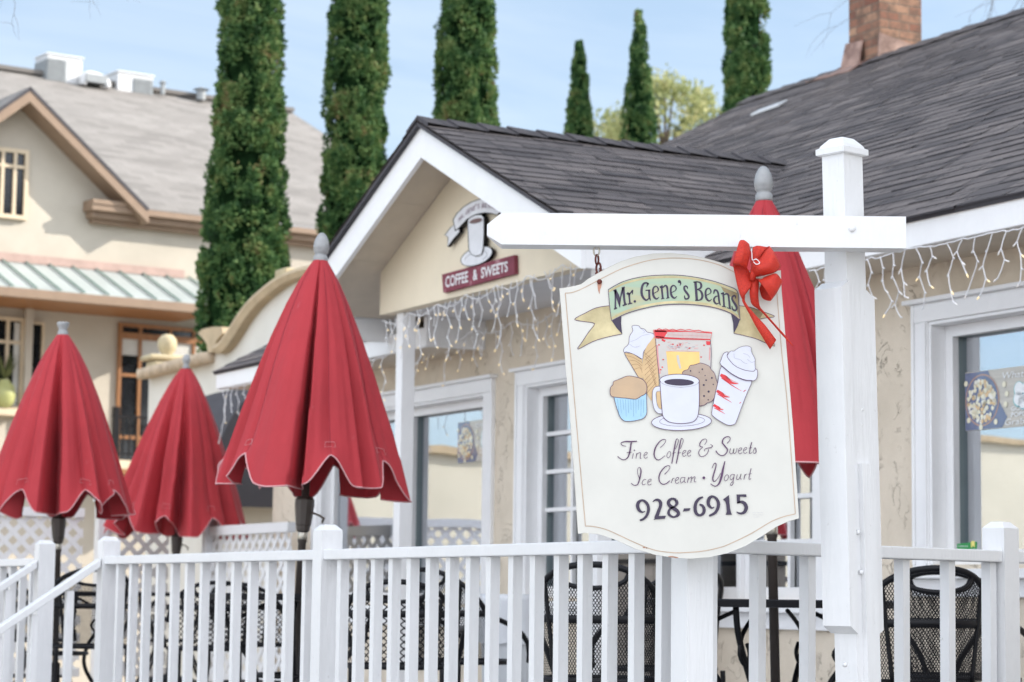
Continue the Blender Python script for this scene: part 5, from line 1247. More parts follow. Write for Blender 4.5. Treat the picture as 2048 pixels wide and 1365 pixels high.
def seg(s, xa, xb): 
    base = lambda x: 1112-(x-175)*0.262
    put_text(a, 'word_'+{'COFFEE': 'coffee', '&': 'and', 'SWEETS': 'sweets'}[s], 'letter', s, lambda x, y: c6((xa+(xb-xa)*x, base(xa+(xb-xa)*x)-y*(128-(xa+(xb-xa)*x-175)*0.012))), 0, 0.022)
seg('COFFEE', 175, 432); seg('&', 488, 540); seg('SWEETS', 580, 884)
for k_ in ('word_coffee', 'word_and', 'word_sweets'): a.build(k_, csb, GM)

# ================================================================== ICICLE LIGHTS
M['wire'] = pm('white_wire', (0.78, 0.78, 0.80), 0.5)
def bulb_mat(name, c, e):
    m, t, b, out = nt(name); b.inputs['Base Color'].default_value = (*c, 1); b.inputs['Emission Color'].default_value = (1.0, 0.70, 0.30, 1); b.inputs['Emission Strength'].default_value = e; b.inputs['Roughness'].default_value = 0.2; return m
M['bulb'] = bulb_mat('warm_bulb', (0.85, 0.72, 0.48), BULB_E); M['bulb_dim'] = bulb_mat('clear_bulb', (0.85, 0.85, 0.86), BULB_E*0.12)
bm_ = MB(); bm_.tube([V3(0, 0, 0), V3(0, 0, -0.004), V3(0, 0, -0.014), V3(0, 0, -0.021)], [0.003, 0.0040, 0.0034, 0.001], 7)
def icicles(label, A_, B_, n, drops, seed, sag=0.03, dim=0.3, side=None, bp_=0.62):
    rnd = random.Random(seed)
    t = thing('icicle_lights', label, 'string lights', A_.lerp(B_, 0.5), group='white icicle light strings')
    d = (B_-A_).normalized(); out = d.cross(Z).normalized()
    mb = MB(); pts = []
    for i in range(n*3+1):
        k = i/(n*3); pts.append(A_.lerp(B_, k) - Z*(sag*abs(sin(pi*k*n/5.0+seed)) + rnd.uniform(0, 0.012)))
    mb.tube(pts, 0.0030, 5); src = {}
    def bulb(p, ang):
        on_ = rnd.random() > dim; key = on_
        if key not in src:
            me = bpy.data.meshes.new('bulb'); me.from_pydata([tuple(v) for v in bm_.v], [], bm_.f); me.materials.append(M['bulb' if on_ else 'bulb_dim']); src[key] = me
        o = bpy.data.objects.new('bulb', src[key]); col.objects.link(o); o.parent = t
        q = V3(d.x*sin(ang), d.y*sin(ang), -cos(ang)).to_track_quat('-Z', 'Y')
        o.matrix_local = WM[t.name].inverted() @ (Matrix.Translation(p) @ q.to_matrix().to_4x4()); nb.append(o)
    nb = []
    for i in range(n):
        if len(nb) > 98: break
        k = (i+0.5+rnd.uniform(-0.25, 0.25))/n; p = A_.lerp(B_, k) - Z*0.012
        L = drops[i % len(drops)]*rnd.uniform(0.85, 1.15); wire = [p]; s = rnd.choice((-1, 1)); z = 0
        while z < L and len(nb) < 100:
            st_ = rnd.uniform(0.045, 0.075); z += st_; s = -s if rnd.random() < 0.7 else s
            p = p - Z*st_ + d*s*rnd.uniform(0.012, 0.042) + out*rnd.uniform(-0.012, 0.012); wire.append(p)
            an = s*rnd.uniform(0.5, 1.3); e = p+V3(d.x*sin(an), d.y*sin(an), -cos(an))*0.014
            mb.tube([p, e], [0.0036, 0.0034], 5); rnd.random() < bp_ and bulb(e, an)
        mb.tube(catmull(wire, 2), 0.0027, 5)
    mb.build('wire', M['wire'], t)
    return t
dr = [0.10, 0.22, 0.07, 0.28, 0.14, 0.2, 0.09, 0.30, 0.17]
icicles('icicle lights hanging under the porch gable beam', on(764, 640, V, CG-0.02), on(1176, 512, V, CG-0.02), 34, dr, 3, 0.045, 0.25)
a_, b_ = on(1618, 548, V, CE-0.03), on(2150, 426, V, CE-0.03); a_.z = b_.z = EYE+1.605
n_ = 19/(b_-a_).length; b_ = H(-5.4, CE-0.03, EYE+1.605)
icicles('icicle lights hanging from the main eave right of the sign post', a_, b_, int(n_*(b_-a_).length), [0.17, 0.22, 0.12, 0.29, 0.13, 0.2, 0.24], 11, 0.008, 0.8)
a_, b_ = on(438, 782, V, CE-0.03), on(775, 705, V, CE-0.03); a_.z = b_.z = EYE+1.605
icicles('icicle lights hanging from the eave left of the porch, partly behind the red umbrella', a_, b_, 26, [0.22, 0.34, 0.16, 0.40], 5, 0.01, 0.6)
a_, b_ = on(800, 690, V, CW-0.18), on(1130, 640, V, CW-0.18); a_.z = b_.z = EYE+1.72
icicles('icicle lights strung along the wall under the porch ceiling', a_, b_, 22, [0.16, 0.1, 0.24, 0.14], 9, 0.05, 0.2)

# ================================================================== POPCORN POSTERS BEHIND THE GLASS
PMt = {'board': pm('poster_planks', (0.52, 0.47, 0.40), 0.6, vary=0.14, vscale=4, stretch=(1, 1, 14)), 'navy': flat('poster_navy', (0.10, 0.13, 0.25), 0.6, 0.15), 'rim': flat('poster_rim', (0.42, 0.23, 0.17), 0.5), 'corn1': flat('popcorn_pale', (0.82, 0.76, 0.56), 0.6, 0.06), 'corn2': flat('popcorn_gold', (0.72, 0.48, 0.22), 0.6, 0.1), 'corn3': flat('popcorn_cream', (0.84, 0.80, 0.70), 0.6),
       'letter': flat('poster_white', (0.86, 0.87, 0.88), 0.5), 'teal': flat('poster_teal', (0.18, 0.50, 0.52), 0.5)}
for k_ in PMt:
    b_ = PMt[k_].node_tree.nodes.get('Principled BSDF')
    b_.inputs['Coat Weight'].default_value = 1; b_.inputs['Coat Roughness'].default_value = 0.03; b_.inputs['Coat IOR'].default_value = 1.9
def poster(label, u0, zc, k, name='popcorn_poster'):
    pv = CW+0.120
    t = thing(name, label, 'poster', H(u0+0.4*k, pv, zc), group='popcorn posters in the cafe windows')
    mb = MB(); mb.hbox(u0, u0+1.02*k, pv, pv+0.004, zc-0.155*k, zc+0.155*k); mb.build('sheet', PMt['board'], t)
    a = Art(lambda x, y, l: H(u0+x*k, pv-0.0012-0.0008*l, zc+y*k)); a.n = -V
    a.fill('print', 'navy', [(0, 0.15), (0.19, 0.152), (0.25, 0.02), (0.34, -0.10), (0.30, -0.153), (0, -0.153)], 0)
    a.dot('print', 'rim', (0.14, 0.0), 0.138, 1, n=40); a.dot('print', 'navy', (0.14, 0.0), 0.129, 2, n=40)
    rnd = random.Random(4)
    for i in range(120):
        r, th = 0.112*math.sqrt(rnd.random()), rnd.uniform(0, 2*pi); x, y = 0.14+r*cos(th), r*sin(th)-0.005
        a.fill('print', rnd.choice(('corn1', 'corn1', 'corn3', 'corn2')), [(x+0.0135*cos(q)*rnd.uniform(.65, 1.25), y+0.0135*sin(q)*rnd.uniform(.65, 1.25)) for q in [2*pi*j/7 for j in range(7)]], 3+(i % 3))
    for x, y in ((0.0, 0.095), (0.31, 0.07), (0.33, 0.02), (0.32, -0.035), (0.24, -0.12), (0.02, -0.10), (0.12, -0.142)): a.dot('print', 'corn1', (x+0.01, y), 0.016, 3, n=7)
    for dx, dy in ((-0.03, 0.03), (0.032, 0.03), (-0.035, -0.02), (0.035, -0.02), (0, -0.035)):
        a.dot('print', 'teal', (0.47+dx, 0.005+dy), 0.042, 4, n=20); a.dot('print', 'letter', (0.47+dx, 0.008+dy), 0.036, 5, n=20)
    def tx(s, x, y, w, h, sh=0.0, b=0.0): put_text(a, 'lettering', 'letter', s, lambda p, q: (x+p*w+q*h*sh, y+q*h), 4, b)
    tx("What's Poppin'", 0.30, 0.098, 0.46, 0.036, 0.3); tx('GOURMET', 0.375, -0.072, 0.22, 0.024, 0, 0.02); tx('POPCORN', 0.375, -0.103, 0.22, 0.024, 0, 0.02); tx('Grab a bag', 0.32, -0.144, 0.34, 0.034, 0.3)
    a.build('print', t, PMt); a.build('lettering', t, PMt)
zc_ = (on(1940, 745, V, CW+0.120).z+on(1940, 862, V, CW+0.120).z)/2; hh = (on(1940, 745, V, CW+0.120).z-on(1940, 862, V, CW+0.120).z)/0.31
poster('poster of a popcorn bowl in the big right hand window', wall_uz(1931, 800, CW+0.120)[0], zc_, hh)
zc_ = (on(930, 845, V, CW+0.120).z+on(930, 925, V, CW+0.120).z)/2
poster('poster of a popcorn bowl in the window left of the sign, washed out by reflections', wall_uz(917, 800, CW+0.120)[0], zc_, hh)
gc = thing('window_card', 'small green card with a yellow tag at the bottom corner of the right hand window', 'card', on(1941, 1090, V, CW+0.07))
def gq(x, y, l=0): return on(x, y, V, CW+0.05-0.001*l)
mb = MB(); mb.prism([gq(1914, 1088), (gq(1953, 1084)), gq(1953, 1098), gq(1914, 1100)], V*0.004); mb.build('card', flat('green_card', (0.02, 0.28, 0.07), 0.4), gc)
mb = MB(); mb.prism([gq(1942, 1083, 2), gq(1949, 1082, 2), gq(1949, 1095, 2), gq(1946, 1092, 2), gq(1942, 1096, 2)], V*0.002); mb.build('tag', flat('yellow_tag', (0.85, 0.75, 0.22), 0.5), gc)
mb = MB()
for i in range(5): mb.face([gq(1917+4*i, 1092, 1), gq(1919.5+4*i, 1091.8, 1), gq(1919.5+4*i, 1093.5, 1), gq(1917+4*i, 1093.7, 1)])
mb.build('print', GM['letter'], gc)
rc = thing('red_cup', 'small red cup on the sill inside the window left of the sign', 'cup', on(938, 1072, V, CW+0.28)-Z*0.04)
mb = MB(); mb.lathe([(0.030, 0), (0.040, 0.085), (0.037, 0.085), (0.028, 0.01)], rc.location, 20); mb.build('cup', flat('red_enamel', (0.6, 0.03, 0.05), 0.3), rc, smooth=True)
mb = MB(); mb.hbox(wall_uz(646, 1, CW+.3)[0], wall_uz(990, 1, CW+.3)[0], CW+0.21, CW+0.55, rc.location.z-0.03, rc.location.z-0.002); mb.build('window_shelf', M['plastic'], cafe)
# ================================================================== LATTICE SCREEN AT THE FAR END OF THE DECK
ul = -18.8
def lat_v(px): return on(px, 1100, U, ul).dot(V)
lz1, lz0 = EYE+0.68, DECK+0.02
def lattice(va, vb, lab, HH=None, cross=None, lz1=lz1):
    H = HH or globals()['H']; U = cross or globals()['U']
    t = thing('lattice_fence', lab, 'fence', H(ul, (va+vb)/2, DECK), group='white lattice fences')
    def lbox(x0, x1, v0, v1, z0, z1):
        o = H(x0, v0, z0); return MB().box(o, H(x1, v0, z0)-o, H(x0, v1, z0)-o, Z*(z1-z0))
    lbox(ul-0.03, ul+0.04, va, vb, lz1-0.075, lz1).build('top_rail', M['white'], t, bevel=0.004)
    lbox(ul-0.02, ul+0.03, va, vb, DECK+0.05, DECK+0.12).build('bottom_rail', M['white'], t, bevel=0.004)
    mb = MB(); z0, z1 = DECK+0.12, lz1-0.075; Hh = z1-z0; w = 0.042*0.7071
    for layer, sg_ in ((0, 1), (1, -1)):
        x = va-Hh
        while x < vb+Hh:
            # one slat, clipped to the panel
            pts = []
            for (xx, zz) in ((x-w, 0), (x+w, 0), (x+w+Hh, Hh), (x-w+Hh, Hh)): pts.append((xx, zz))
            def clip(P, f, g):
                o = []
                for i in range(len(P)):
                    p, q = P[i], P[(i+1) % len(P)]
                    a, b = f(p), f(q)
                    if a >= 0: o.append(p)
                    if (a >= 0) != (b >= 0): k = a/(a-b); o.append((p[0]+(q[0]-p[0])*k, p[1]+(q[1]-p[1])*k))
                return o
            P = clip(pts, lambda p: p[0]-va, 0); P = clip(P, lambda p: vb-p[0], 0) if P else P
            if len(P) > 2:
                if sg_ < 0: P = [(va+vb-p[0], p[1]) for p in P][::-1]
                mb.prism([H(ul+0.006*layer-0.002, p[0], z0+p[1]) for p in P], U*0.0055)
            x += 0.142
    mb.build('lattice_panel', M['white'], t)
    for v in (va,):
        lbox(ul-0.05, ul+0.06, v-0.09, v-0.001, 0.0, lz1+0.06).build('post', M['white'], t, bevel=0.005)
        lbox(ul-0.065, ul+0.075, v-0.105, v+0.014, lz1+0.061, lz1+0.085).build('post_cap', M['white'], t, bevel=0.006)
vs = [lat_v(-150), lat_v(-20)+0.0, lat_v(212), lat_v(470), CW-0.05]
lattice(lat_v(-190), lat_v(165)-0.002, 'white diagonal lattice fence at the left edge under the red umbrellas')
lattice(lat_v(212), CW-0.32, 'white diagonal lattice fence between the square post and the cafe corner')
lattice(-17.75, -16.1, 'short white lattice panel in front of the corner of the cafe wall', HH=lambda x, v, z: globals()['U']*v + V*(x-ul+6.62) + Z*z, cross=V, lz1=EYE+0.53)

# ================================================================== MISSION STYLE BUILDING BEHIND
CM = 8.5
def mp_(p): return on(p[0], p[1], V, CM)
ms = thing('mission_building', 'pale stucco building with a curved mission style parapet and ball finial', 'building', H(mp_((450, 1000)).dot(U), CM, 0))
curve = [(432, 706), (446, 706), (462, 696), (480, 672), (500, 640), (522, 612), (548, 588), (575, 568), (600, 556), (640, 545), (720, 540)]
left_x = mp_((298, 900)).dot(U)
top = [(298, 748), (430, 716), (432, 690)]+curve
P = [mp_(p) for p in top]
base = [H(P[-1].dot(U), CM, 0), H(left_x, CM, 0)]
mb = MB(); mb.prism(P+base, V*0.35); mb.build('wall', M['mission_stucco'], ms)
mb = MB(); mb.hbox(left_x, P[-1].dot(U), CM+0.351, CM+8, 0, EYE+1.7); mb.build('rear_wall', M['mission_stucco'], ms)
mb = MB(); cc = catmull([V3(*p) for p in [(448, 704)]+curve[2:]], 5)
rows = []
for i, p in enumerate(cc):
    d = (cc[min(i+1, len(cc)-1)]-cc[max(i-1, 0)]).normalized(); nn = V3(-d.y, d.x); nn = nn if nn.y < 0 else -nn
    a, b = mp_((p.x-nn.x*6, p.y-nn.y*6)), mp_((p.x+nn.x*13, p.y+nn.y*13))
    m_ = mp_((p.x+nn.x*4, p.y+nn.y*4))
    rows.append([a, a-V*0.10, m_-V*0.13, b-V*0.09, b, b+V*0.4, a+V*0.4])
mb.grid(rows, closed=True); mb.face(rows[0]); mb.face(rows[-1][::-1]); mb.build('coping', M['coping'], ms, smooth=False)
mb = MB(); mb.prism([mp_(p) for p in ((410, 668), (418, 660), (440, 655), (458, 655), (460, 668), (448, 682), (440, 706), (430, 706), (428, 690), (420, 678))], V*0.42-V*0.0); mb.v = [p-V*0.08 for p in mb.v]; mb.build('scroll', M['coping'], ms)
mb = MB()
a, b = mp_((375, 733)), mp_((430, 718))
nT = 16; a0, b0 = mp_((300, 752)), mp_((431, 718))
for i in range(nT):
    p = a0.lerp(b0, (i+0.5)/nT); r = (b0-a0).length/nT*0.5
    mb.tube([p-V*0.16+Z*0.0, p+V*0.2+Z*0.05], r*0.95, 9)
mb.build('tile_coping', pm('tan_tiles', (0.50, 0.40, 0.29), 0.85, vary=0.2, vscale=5), ms, smooth=True)
pc = on(336, 712, V, CM+0.15)
def pxl(n): return n*pc.y/FPX
mb = MB(); u = pc.dot(U); v = pc.dot(V)
hw = pxl(30)
mb.hbox(u-hw*1.05, u+hw*0.75, v-0.2, v+0.2, pc.z-pxl(30), pc.z-pxl(12)); mb.hbox(u-hw*1.3, u+hw*0.9, v-0.26, v+0.26, pc.z-pxl(12)+0.002, pc.z+pxl(0)); mb.build('pier_cap', M['coping_pale'], ms, bevel=0.03)
mb = MB(); mb.lathe([(0.001, pxl(-2)), (pxl(13), pxl(1)), (pxl(12), pxl(5)), (pxl(17), pxl(11)), (pxl(20), pxl(24)), (pxl(18), pxl(34)), (pxl(11), pxl(42)), (0.001, pxl(45))], H(u-hw*0.2, v, pc.z), 24); mb.build('ball_finial', M['coping_pale'], ms, smooth=True)
q = mp_((578, 560)); mb = MB(); u = q.dot(U); mb.hbox(u-0.13, u+0.13, CM-0.1, CM+0.4, q.z+0.0, q.z+0.10); mb.build('pedestal', M['coping_pale'], ms, bevel=0.02)
# dark awning on it
aw = thing('awning', 'charcoal rounded fabric awning with icicle lights in front, left of the cafe wall', 'awning', mp_((500, 790)))
ua, ub = mp_((452, 800)).dot(U), mp_((580, 800)).dot(U); za, zb = mp_((450, 786)).z, mp_((500, 990)).z
prof = [(CM-0.01-0.75*sin(t*pi/2/10), zb+(za-zb)*cos(t*pi/2/10)) for t in range(11)]
prof = prof+[(prof[-1][0], zb-0.16)]
mb = MB(); mb.grid([[H(ua, v, z), H(ub, v, z)] for v, z in prof])
mb.face([H(ua, v, z) for v, z in prof]+[H(ua, CM-0.01, zb-0.16)]); mb.face([H(ub, v, z) for v, z in reversed(prof)]+[H(ub, CM-0.01, zb-0.16)][::1])
mb.build('canopy', M['awning'], aw)

# ================================================================== LARGE CREAM BUILDING ON THE LEFT
U2, V2 = V3(sin(R(35)), -cos(R(35))), V3(cos(R(35)), sin(R(35)))
CB = -32.7
def lb(px, py, off=0): return on(px, py, U2, CB+off)
def B2(s, off, z): return U2*(CB+off)+V2*s+Z*z
def sx_(px, off=0): return lb(px, 600, off).dot(V2)
def bx(mb, s0, s1, o0, o1, z0, z1): mb.box(B2(s0, min(o0, o1), z0), V2*(s1-s0), U2*abs(o1-o0), Z*(z1-z0)); return mb
bld = thing('stucco_building', 'large cream stucco building with steep pale shingle roof, gable and metal awning', 'building', B2(sx_(200), 0, 0))
sL, sR = sx_(-420), sx_(980)
zc = lb(300, 432).z
ga, gf = lb(37, 190), lb(262, 420)
sA, zA, sF, zF = ga.dot(V2), ga.z, gf.dot(V2), gf.z
mb = MB(); bx(mb, sL, sR, -0.4, 0, 0, zc)
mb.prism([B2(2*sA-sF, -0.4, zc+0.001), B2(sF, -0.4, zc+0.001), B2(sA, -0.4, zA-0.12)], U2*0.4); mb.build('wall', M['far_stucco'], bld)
mb = MB()
rz = lb(320, 186, -7.0).z
kv = (zA-zc)/(rz-zc); offv = 0.32-7.32*kv
for pts in ([B2(sF-0.25, 0.32, zc+0.04), B2(sR, 0.32, zc+0.04), B2(sR, -7.0, rz), B2(sA, -7.0, rz), B2(sA, offv, zA+0.03)], [B2(2*sA-sF+0.25, 0.32, zc+0.04), B2(sA, offv, zA+0.03), B2(sA, -7.0, rz), B2(sL, -7.0, rz), B2(sL, 0.32, zc+0.04)]):
    mb.face(pts, 0, [(p.dot(V2), (p.z-zc)*1.9) for p in pts])
roof_slab(mb, [B2(sL, -7, rz-0.02), B2(sR, -7, rz-0.02), B2(sR, -15, zc), B2(sL, -15, zc)], 0.1)
for s_, sf in ((sA, sF), (sA, 2*sA-sF)):
    roof_slab(mb, [B2(sf+(sf-sA)*0.05, 0.45, zF-(zA-zF)*0.05+0.05), B2(sf+(sf-sA)*0.05, -4.5, zF-(zA-zF)*0.05+0.05), B2(sA, -4.5, zA+0.05), B2(sA, 0.45, zA+0.05)], 0.05)
mb.build('roof', [M['shingle_pale'], M['awning']], bld)
mb = MB(); bx(mb, sL, sR, -7.15, -6.85, rz-0.02, rz+0.06); mb.build('ridge_cap', M['shingle_pale'], bld)
for k, sf in enumerate((sF, 2*sA-sF)):
    mb = MB()
    e = lambda t, dz: B2(sA+(sf-sA)*t, 0.0, zA+(zF-zA)*t+dz)
    mb.prism([e(0, 0), e(1.05, 0), e(1.05, -0.18), e(0, -0.18)], U2*0.44); mb.build('rake_board', M['brown_trim'], bld)
mb = MB(); bx(mb, sx_(160), sR, 0.001, 0.34, zc-0.06, zc+0.03); bx(mb, sx_(166), sR, 0.001, 0.24, zc-0.16, zc-0.061); bx(mb, sx_(172), sR, 0.001, 0.14, zc-0.23, zc-0.161)
bx(mb, sx_(160), sx_(262), 0.001, 0.36, zc+0.031, zc+0.10); mb.build('cornice', M['brown_trim'], bld)
def far_window(name, x0, x1, y0, y1, vx, hy, fr=6, trim='far_trim', extra=None):
    xm = (x0+x1)/2
    s0, s1, z1, z0 = sx_(x0), sx_(x1), lb(xm, y0).z, lb(xm, y1).z; t = fr*lb(xm, y0).y/FPX*1.2
    mb = MB(); bx(mb, s0-t, s0, 0.001, 0.06, z0-t, z1+t); bx(mb, s1, s1+t, 0.001, 0.06, z0-t, z1+t); bx(mb, s0, s1, 0.001, 0.06, z1, z1+t); bx(mb, s0, s1, 0.001, 0.09, z0-t, z0)
    for x in vx: bx(mb, sx_(x)-0.025, sx_(x)+0.025, 0.012, 0.05, z0, z1)
    for y in hy: z = lb(xm, y).z; bx(mb, s0, s1, 0.012, 0.044, z-0.025, z+0.025)
    f = mb.build(name, M[trim], bld)
    mb = MB(); bx(mb, s0, s1, 0.002, 0.010, z0, z1); mb.build('pane', M['black_glass'], f); return f, s0, s1, z0, z1
M['black_glass'] = pm('dark_glass', (0.012, 0.013, 0.016), 0.08, vary=0.3)
M['blind'] = pm('pale_blind', (0.55, 0.55, 0.52), 0.7, vary=0.06)
far_window('gable_window', -48, 38, 303, 428, (-6, 19), (330,), 7)
w1, s0, s1, z0, z1 = far_window('window', -60, 42, 640, 812, (-20, 16), (683,), 6)
mb = MB(); bx(mb, sx_(30), s1-0.01, 0.011, 0.02, z0, z1-0.02); mb.build('curtain', M['blind'], w1)
w2 = far_window('window', 64, 84, 650, 806, (), (), 4)[0]
dr_, s0, s1, z0, z1 = far_window('french_door', 244, 440, 662, 960, (281, 341, 388), (757, 880), 6, 'wood')
zt = lb(320, 684).z; zb_ = lb(320, 716).z; mb = MB(); bx(mb, s0, s1, 0.011, 0.02, zb_, zt); mb.build('blind', M['blind'], dr_)
mb = MB(); bx(mb, s0, s1, 0.011, 0.06, zt+0.0, zt+0.10); mb.build('transom', M['wood'], dr_)
mb = MB(); bx(mb, sx_(-80), sx_(38), 0.001, 0.22, lb(0, 833).z, lb(0, 818).z); mb.build('sill', M['far_trim'], bld, bevel=0.01)
mb = MB(); bx(mb, sx_(48), sx_(62), 0.001, 0.12, lb(50, 980).z, lb(50, 604).z); mb.build('pilaster', M['far_stucco'], bld)
# metal awning with its seams
za, zb = lb(200, 541).z, lb(200, 592, 1.35).z
sl0, sr0, sr1 = sx_(-200), sx_(398), sx_(438, 1.35)
T4 = [B2(sl0, 0.02, za), B2(sr0, 0.02, za), B2(sr1, 1.35, zb), B2(sl0, 1.35, zb)]
mb = MB(); mb.face(T4); mb.face([p-Z*0.05 for p in T4[::-1]])
for i in range(4): mb.face([T4[i], T4[i]-Z*0.05, T4[(i+1) % 4]-Z*0.05, T4[(i+1) % 4]])
mb.face([B2(sr0, 0.02, za), B2(sr0+0.8, 0.02, zb), B2(sr1, 1.35, zb)])
awn = mb.build('awning_roof', M['verdigris'], bld)
mb = MB(); x = sx_(-150)
for k in range(15):
    s_ = sx_(-48+47*k)
    if s_ > sr0+0.6: break
    a = B2(s_, 0.02, za+0.02); s2 = s_+0.0
    b = B2(s2, 1.35, zb+0.02); mb.box(a-V2*0.014, V2*0.028, b-a, Z*0.02)
mb.build('seam', M['seam'], awn)
mb = MB(); bx(mb, sl0, sr0-0.3, 0.001, 0.07, za-0.01, za+0.12); mb.build('flashing', M['copper'], awn)
mb = MB(); bx(mb, sl0, sr1, 1.28, 1.42, zb-0.13, zb-0.0); mb.build('gutter', M['brown_trim'], bld)
mb = MB(); bx(mb, sl0, sr1-0.03, 0.001, 1.279, zb-0.12, zb-0.09); mb.build('awning_soffit', M['wood'], bld)
# balcony and its railing
zr, zf = lb(262, 832, 0.9).z, lb(262, 918, 0.9).z
mb = MB(); bx(mb, sx_(215, 0.9), sx_(460, 0.9), 0.001, 1.0, zf-0.16, zf-0.03); mb.build('balcony_floor', M['far_trim'], bld)
mb = MB(); bx(mb, sx_(215, 0.9), sx_(460, 0.9), 0.001, 1.03, zf-0.24, zf-0.161); mb.build('balcony_trim', M['wood'], bld)
mb = MB(); s0, s1 = sx_(231, 0.9), sx_(455, 0.9)
bx(mb, s0, s1, 0.88, 0.92, zr-0.03, zr); bx(mb, s0, s1, 0.885, 0.915, zf+0.05, zf+0.08)
k = s0+0.09
while k < s1: bx(mb, k-0.009, k+0.009, 0.89, 0.91, zf+0.08, zr-0.03); k += 0.105
bx(mb, sx_(239, 0.9)-0.045, sx_(239, 0.9)+0.045, 0.86, 0.94, zf, zr+0.12); mb.build('balcony_railing', M['black'], bld)
# vase in the window
vz = lb(8, 806, 0.16); vs_ = thing('vase', 'yellow green vase with a plant on the window sill of the cream building', 'vase', V3(vz.x, vz.y, lb(0, 818).z))
mb = MB(); mb.lathe([(0.07, 0.0), (0.14, 0.08), (0.17, 0.2), (0.14, 0.33), (0.07, 0.40), (0.08, 0.42)], vs_.location, 20); mb.build('pot', pm('lime_glaze', (0.40, 0.42, 0.17), 0.4), vs_, smooth=True)
rnd = random.Random(8); mb = MB()
for i in range(26):
    a = rnd.uniform(0, 2*pi); r = rnd.uniform(.08, .26); p = vs_.location+Z*0.42; q = p+V3(r*cos(a), r*sin(a), rnd.uniform(.1, .5)); w = V3(-sin(a), cos(a))*0.03
    mb.face([p, (p+q)/2+w, q, (p+q)/2-w])
mb.build('foliage', pm('vase_leaves', (0.10, 0.12, 0.04), 0.7, vary=0.3), vs_)
# rooftop machines
def ac(label, x0, x1, y0, y1, louv):
    off = -6.75; s0, s1 = sx_(x0, off), sx_(x1, off); z0, z1 = rz-0.25, lb((x0+x1)/2, y0, off).z; dep = (s1-s0)*0.75
    t = thing('air_conditioner', label, 'air conditioner', B2((s0+s1)/2, off-dep/2, z0), group='rooftop air conditioning units')
    mb = MB(); bx(mb, s0, s1, off-dep, off, z0, z1); bx(mb, s0-0.02, s1+0.02, off-dep-0.02, off+0.02, z1, z1+0.04); mb.build('cabinet', M['unit'], t, bevel=0.01)
    mb = MB(); a, b = s0+(s1-s0)*louv[0], s0+(s1-s0)*louv[1]; n = 9
    for i in range(n): bx(mb, a+(b-a)*i/n, a+(b-a)*(i+0.62)/n, off+0.001, off+0.03, z0+0.12, z1-0.08)
    bx(mb, a-0.02, b+0.02, off+0.001, off+0.008, z0+0.1, z1-0.06)
    for i in range(7):
        if louv[2]: mb.box(B2(s0, off-dep+dep*(i+0.1)/7, z0+0.12), -V2*0.02, U2*dep*0.09, Z*(z1-z0-0.2))
    mb.build('louvre', M['louvre'], t); return t
ac('large grey and white air conditioner on the ridge of the cream building', 78, 150, 112, 165, (0.02, 0.52, True))
ac('smaller white air conditioner with a dark louvre, right of the large one', 222, 294, 148, 190, (0.46, 0.96, False))
dk = thing('duct', 'bent metal duct on the roof ridge between the two air conditioners', 'duct', B2(sx_(190, -6.6), -6.6, rz))
mb = MB(); P = lambda x, y: lb(x, y, -6.6); mb.tube(catmull([P(166, 170), P(168, 155), P(180, 150), P(200, 156), P(212, 165), P(214, 176)], 4), 0.075, 10); mb.build('pipe', M['unit'], dk, smooth=True)
mb = MB(); q = P(190, 172); s_ = q.dot(V2); bx(mb, s_-0.22, s_+0.2, -6.8, -6.5, rz-0.1, rz+0.05); mb.build('curb', M['louvre'], dk)
for px, h in ((325, 0.12), (402, 0.10)):
    q = lb(px, 190, -6.7); vt = thing('roof_vent', 'short vent pipe on the roof ridge '+('beside the small air conditioner' if px < 350 else 'beside the tall left cypress'), 'vent', V3(q.x, q.y, rz))
    mb = MB(); mb.tube([V3(q.x, q.y, rz-0.1), V3(q.x, q.y, rz+h)], 0.045 if px < 350 else 0.09, 10); mb.build('pipe', M['louvre'], vt); mb = MB(); mb.tube([V3(q.x, q.y, rz+h+0.001), V3(q.x, q.y, rz+h+0.05)], [0.075 if px < 350 else 0.16, 0.03], 10); mb.build('cap', M['louvre'], vt)

# ================================================================== TREES
def leafmat(name, stops, sc_=7.0, trans=0.2, sc2=2.2):
    m, t, b, out = nt(name); co = coords(t)
    n = N(t, 'ShaderNodeTexNoise', Scale=sc_, Detail=3, Roughness=0.7); t.links.new(co, n.inputs['Vector'])
    n2 = N(t, 'ShaderNodeTexNoise', Scale=sc2, Detail=2); t.links.new(co, n2.inputs['Vector'])
    ad = N(t, 'ShaderNodeMath', operation='MULTIPLY_ADD'); ad.inputs[1].default_value = 0.5; t.links.new(n2.outputs[0], ad.inputs[0]); 
    s2 = N(t, 'ShaderNodeMath', operation='SUBTRACT'); s2.inputs[1].default_value = 0.25; t.links.new(n.outputs[0], s2.inputs[0]); t.links.new(s2.outputs[0], ad.inputs[2])
    c = ramp(t, ad.outputs[0], stops); t.links.new(c, b.inputs['Base Color']); b.inputs['Roughness'].default_value = 0.6; b.inputs['Specular IOR Level'].default_value = 0.25
    tl = N(t, 'ShaderNodeBsdfTranslucent'); t.links.new(c, tl.inputs[0]); ms = N(t, 'ShaderNodeMixShader'); ms.inputs[0].default_value = trans
    t.links.new(b.outputs[0], ms.inputs[1]); t.links.new(tl.outputs[0], ms.inputs[2]); t.links.new(ms.outputs[0], out.inputs[0]); return m
M['cypress'] = leafmat('cypress_green', [(0.28, (0.010, 0.032, 0.012)), (0.42, (0.034, 0.095, 0.030)), (0.52, (0.095, 0.185, 0.060)), (0.64, (0.175, 0.245, 0.085)), (0.75, (0.24, 0.15, 0.08))])
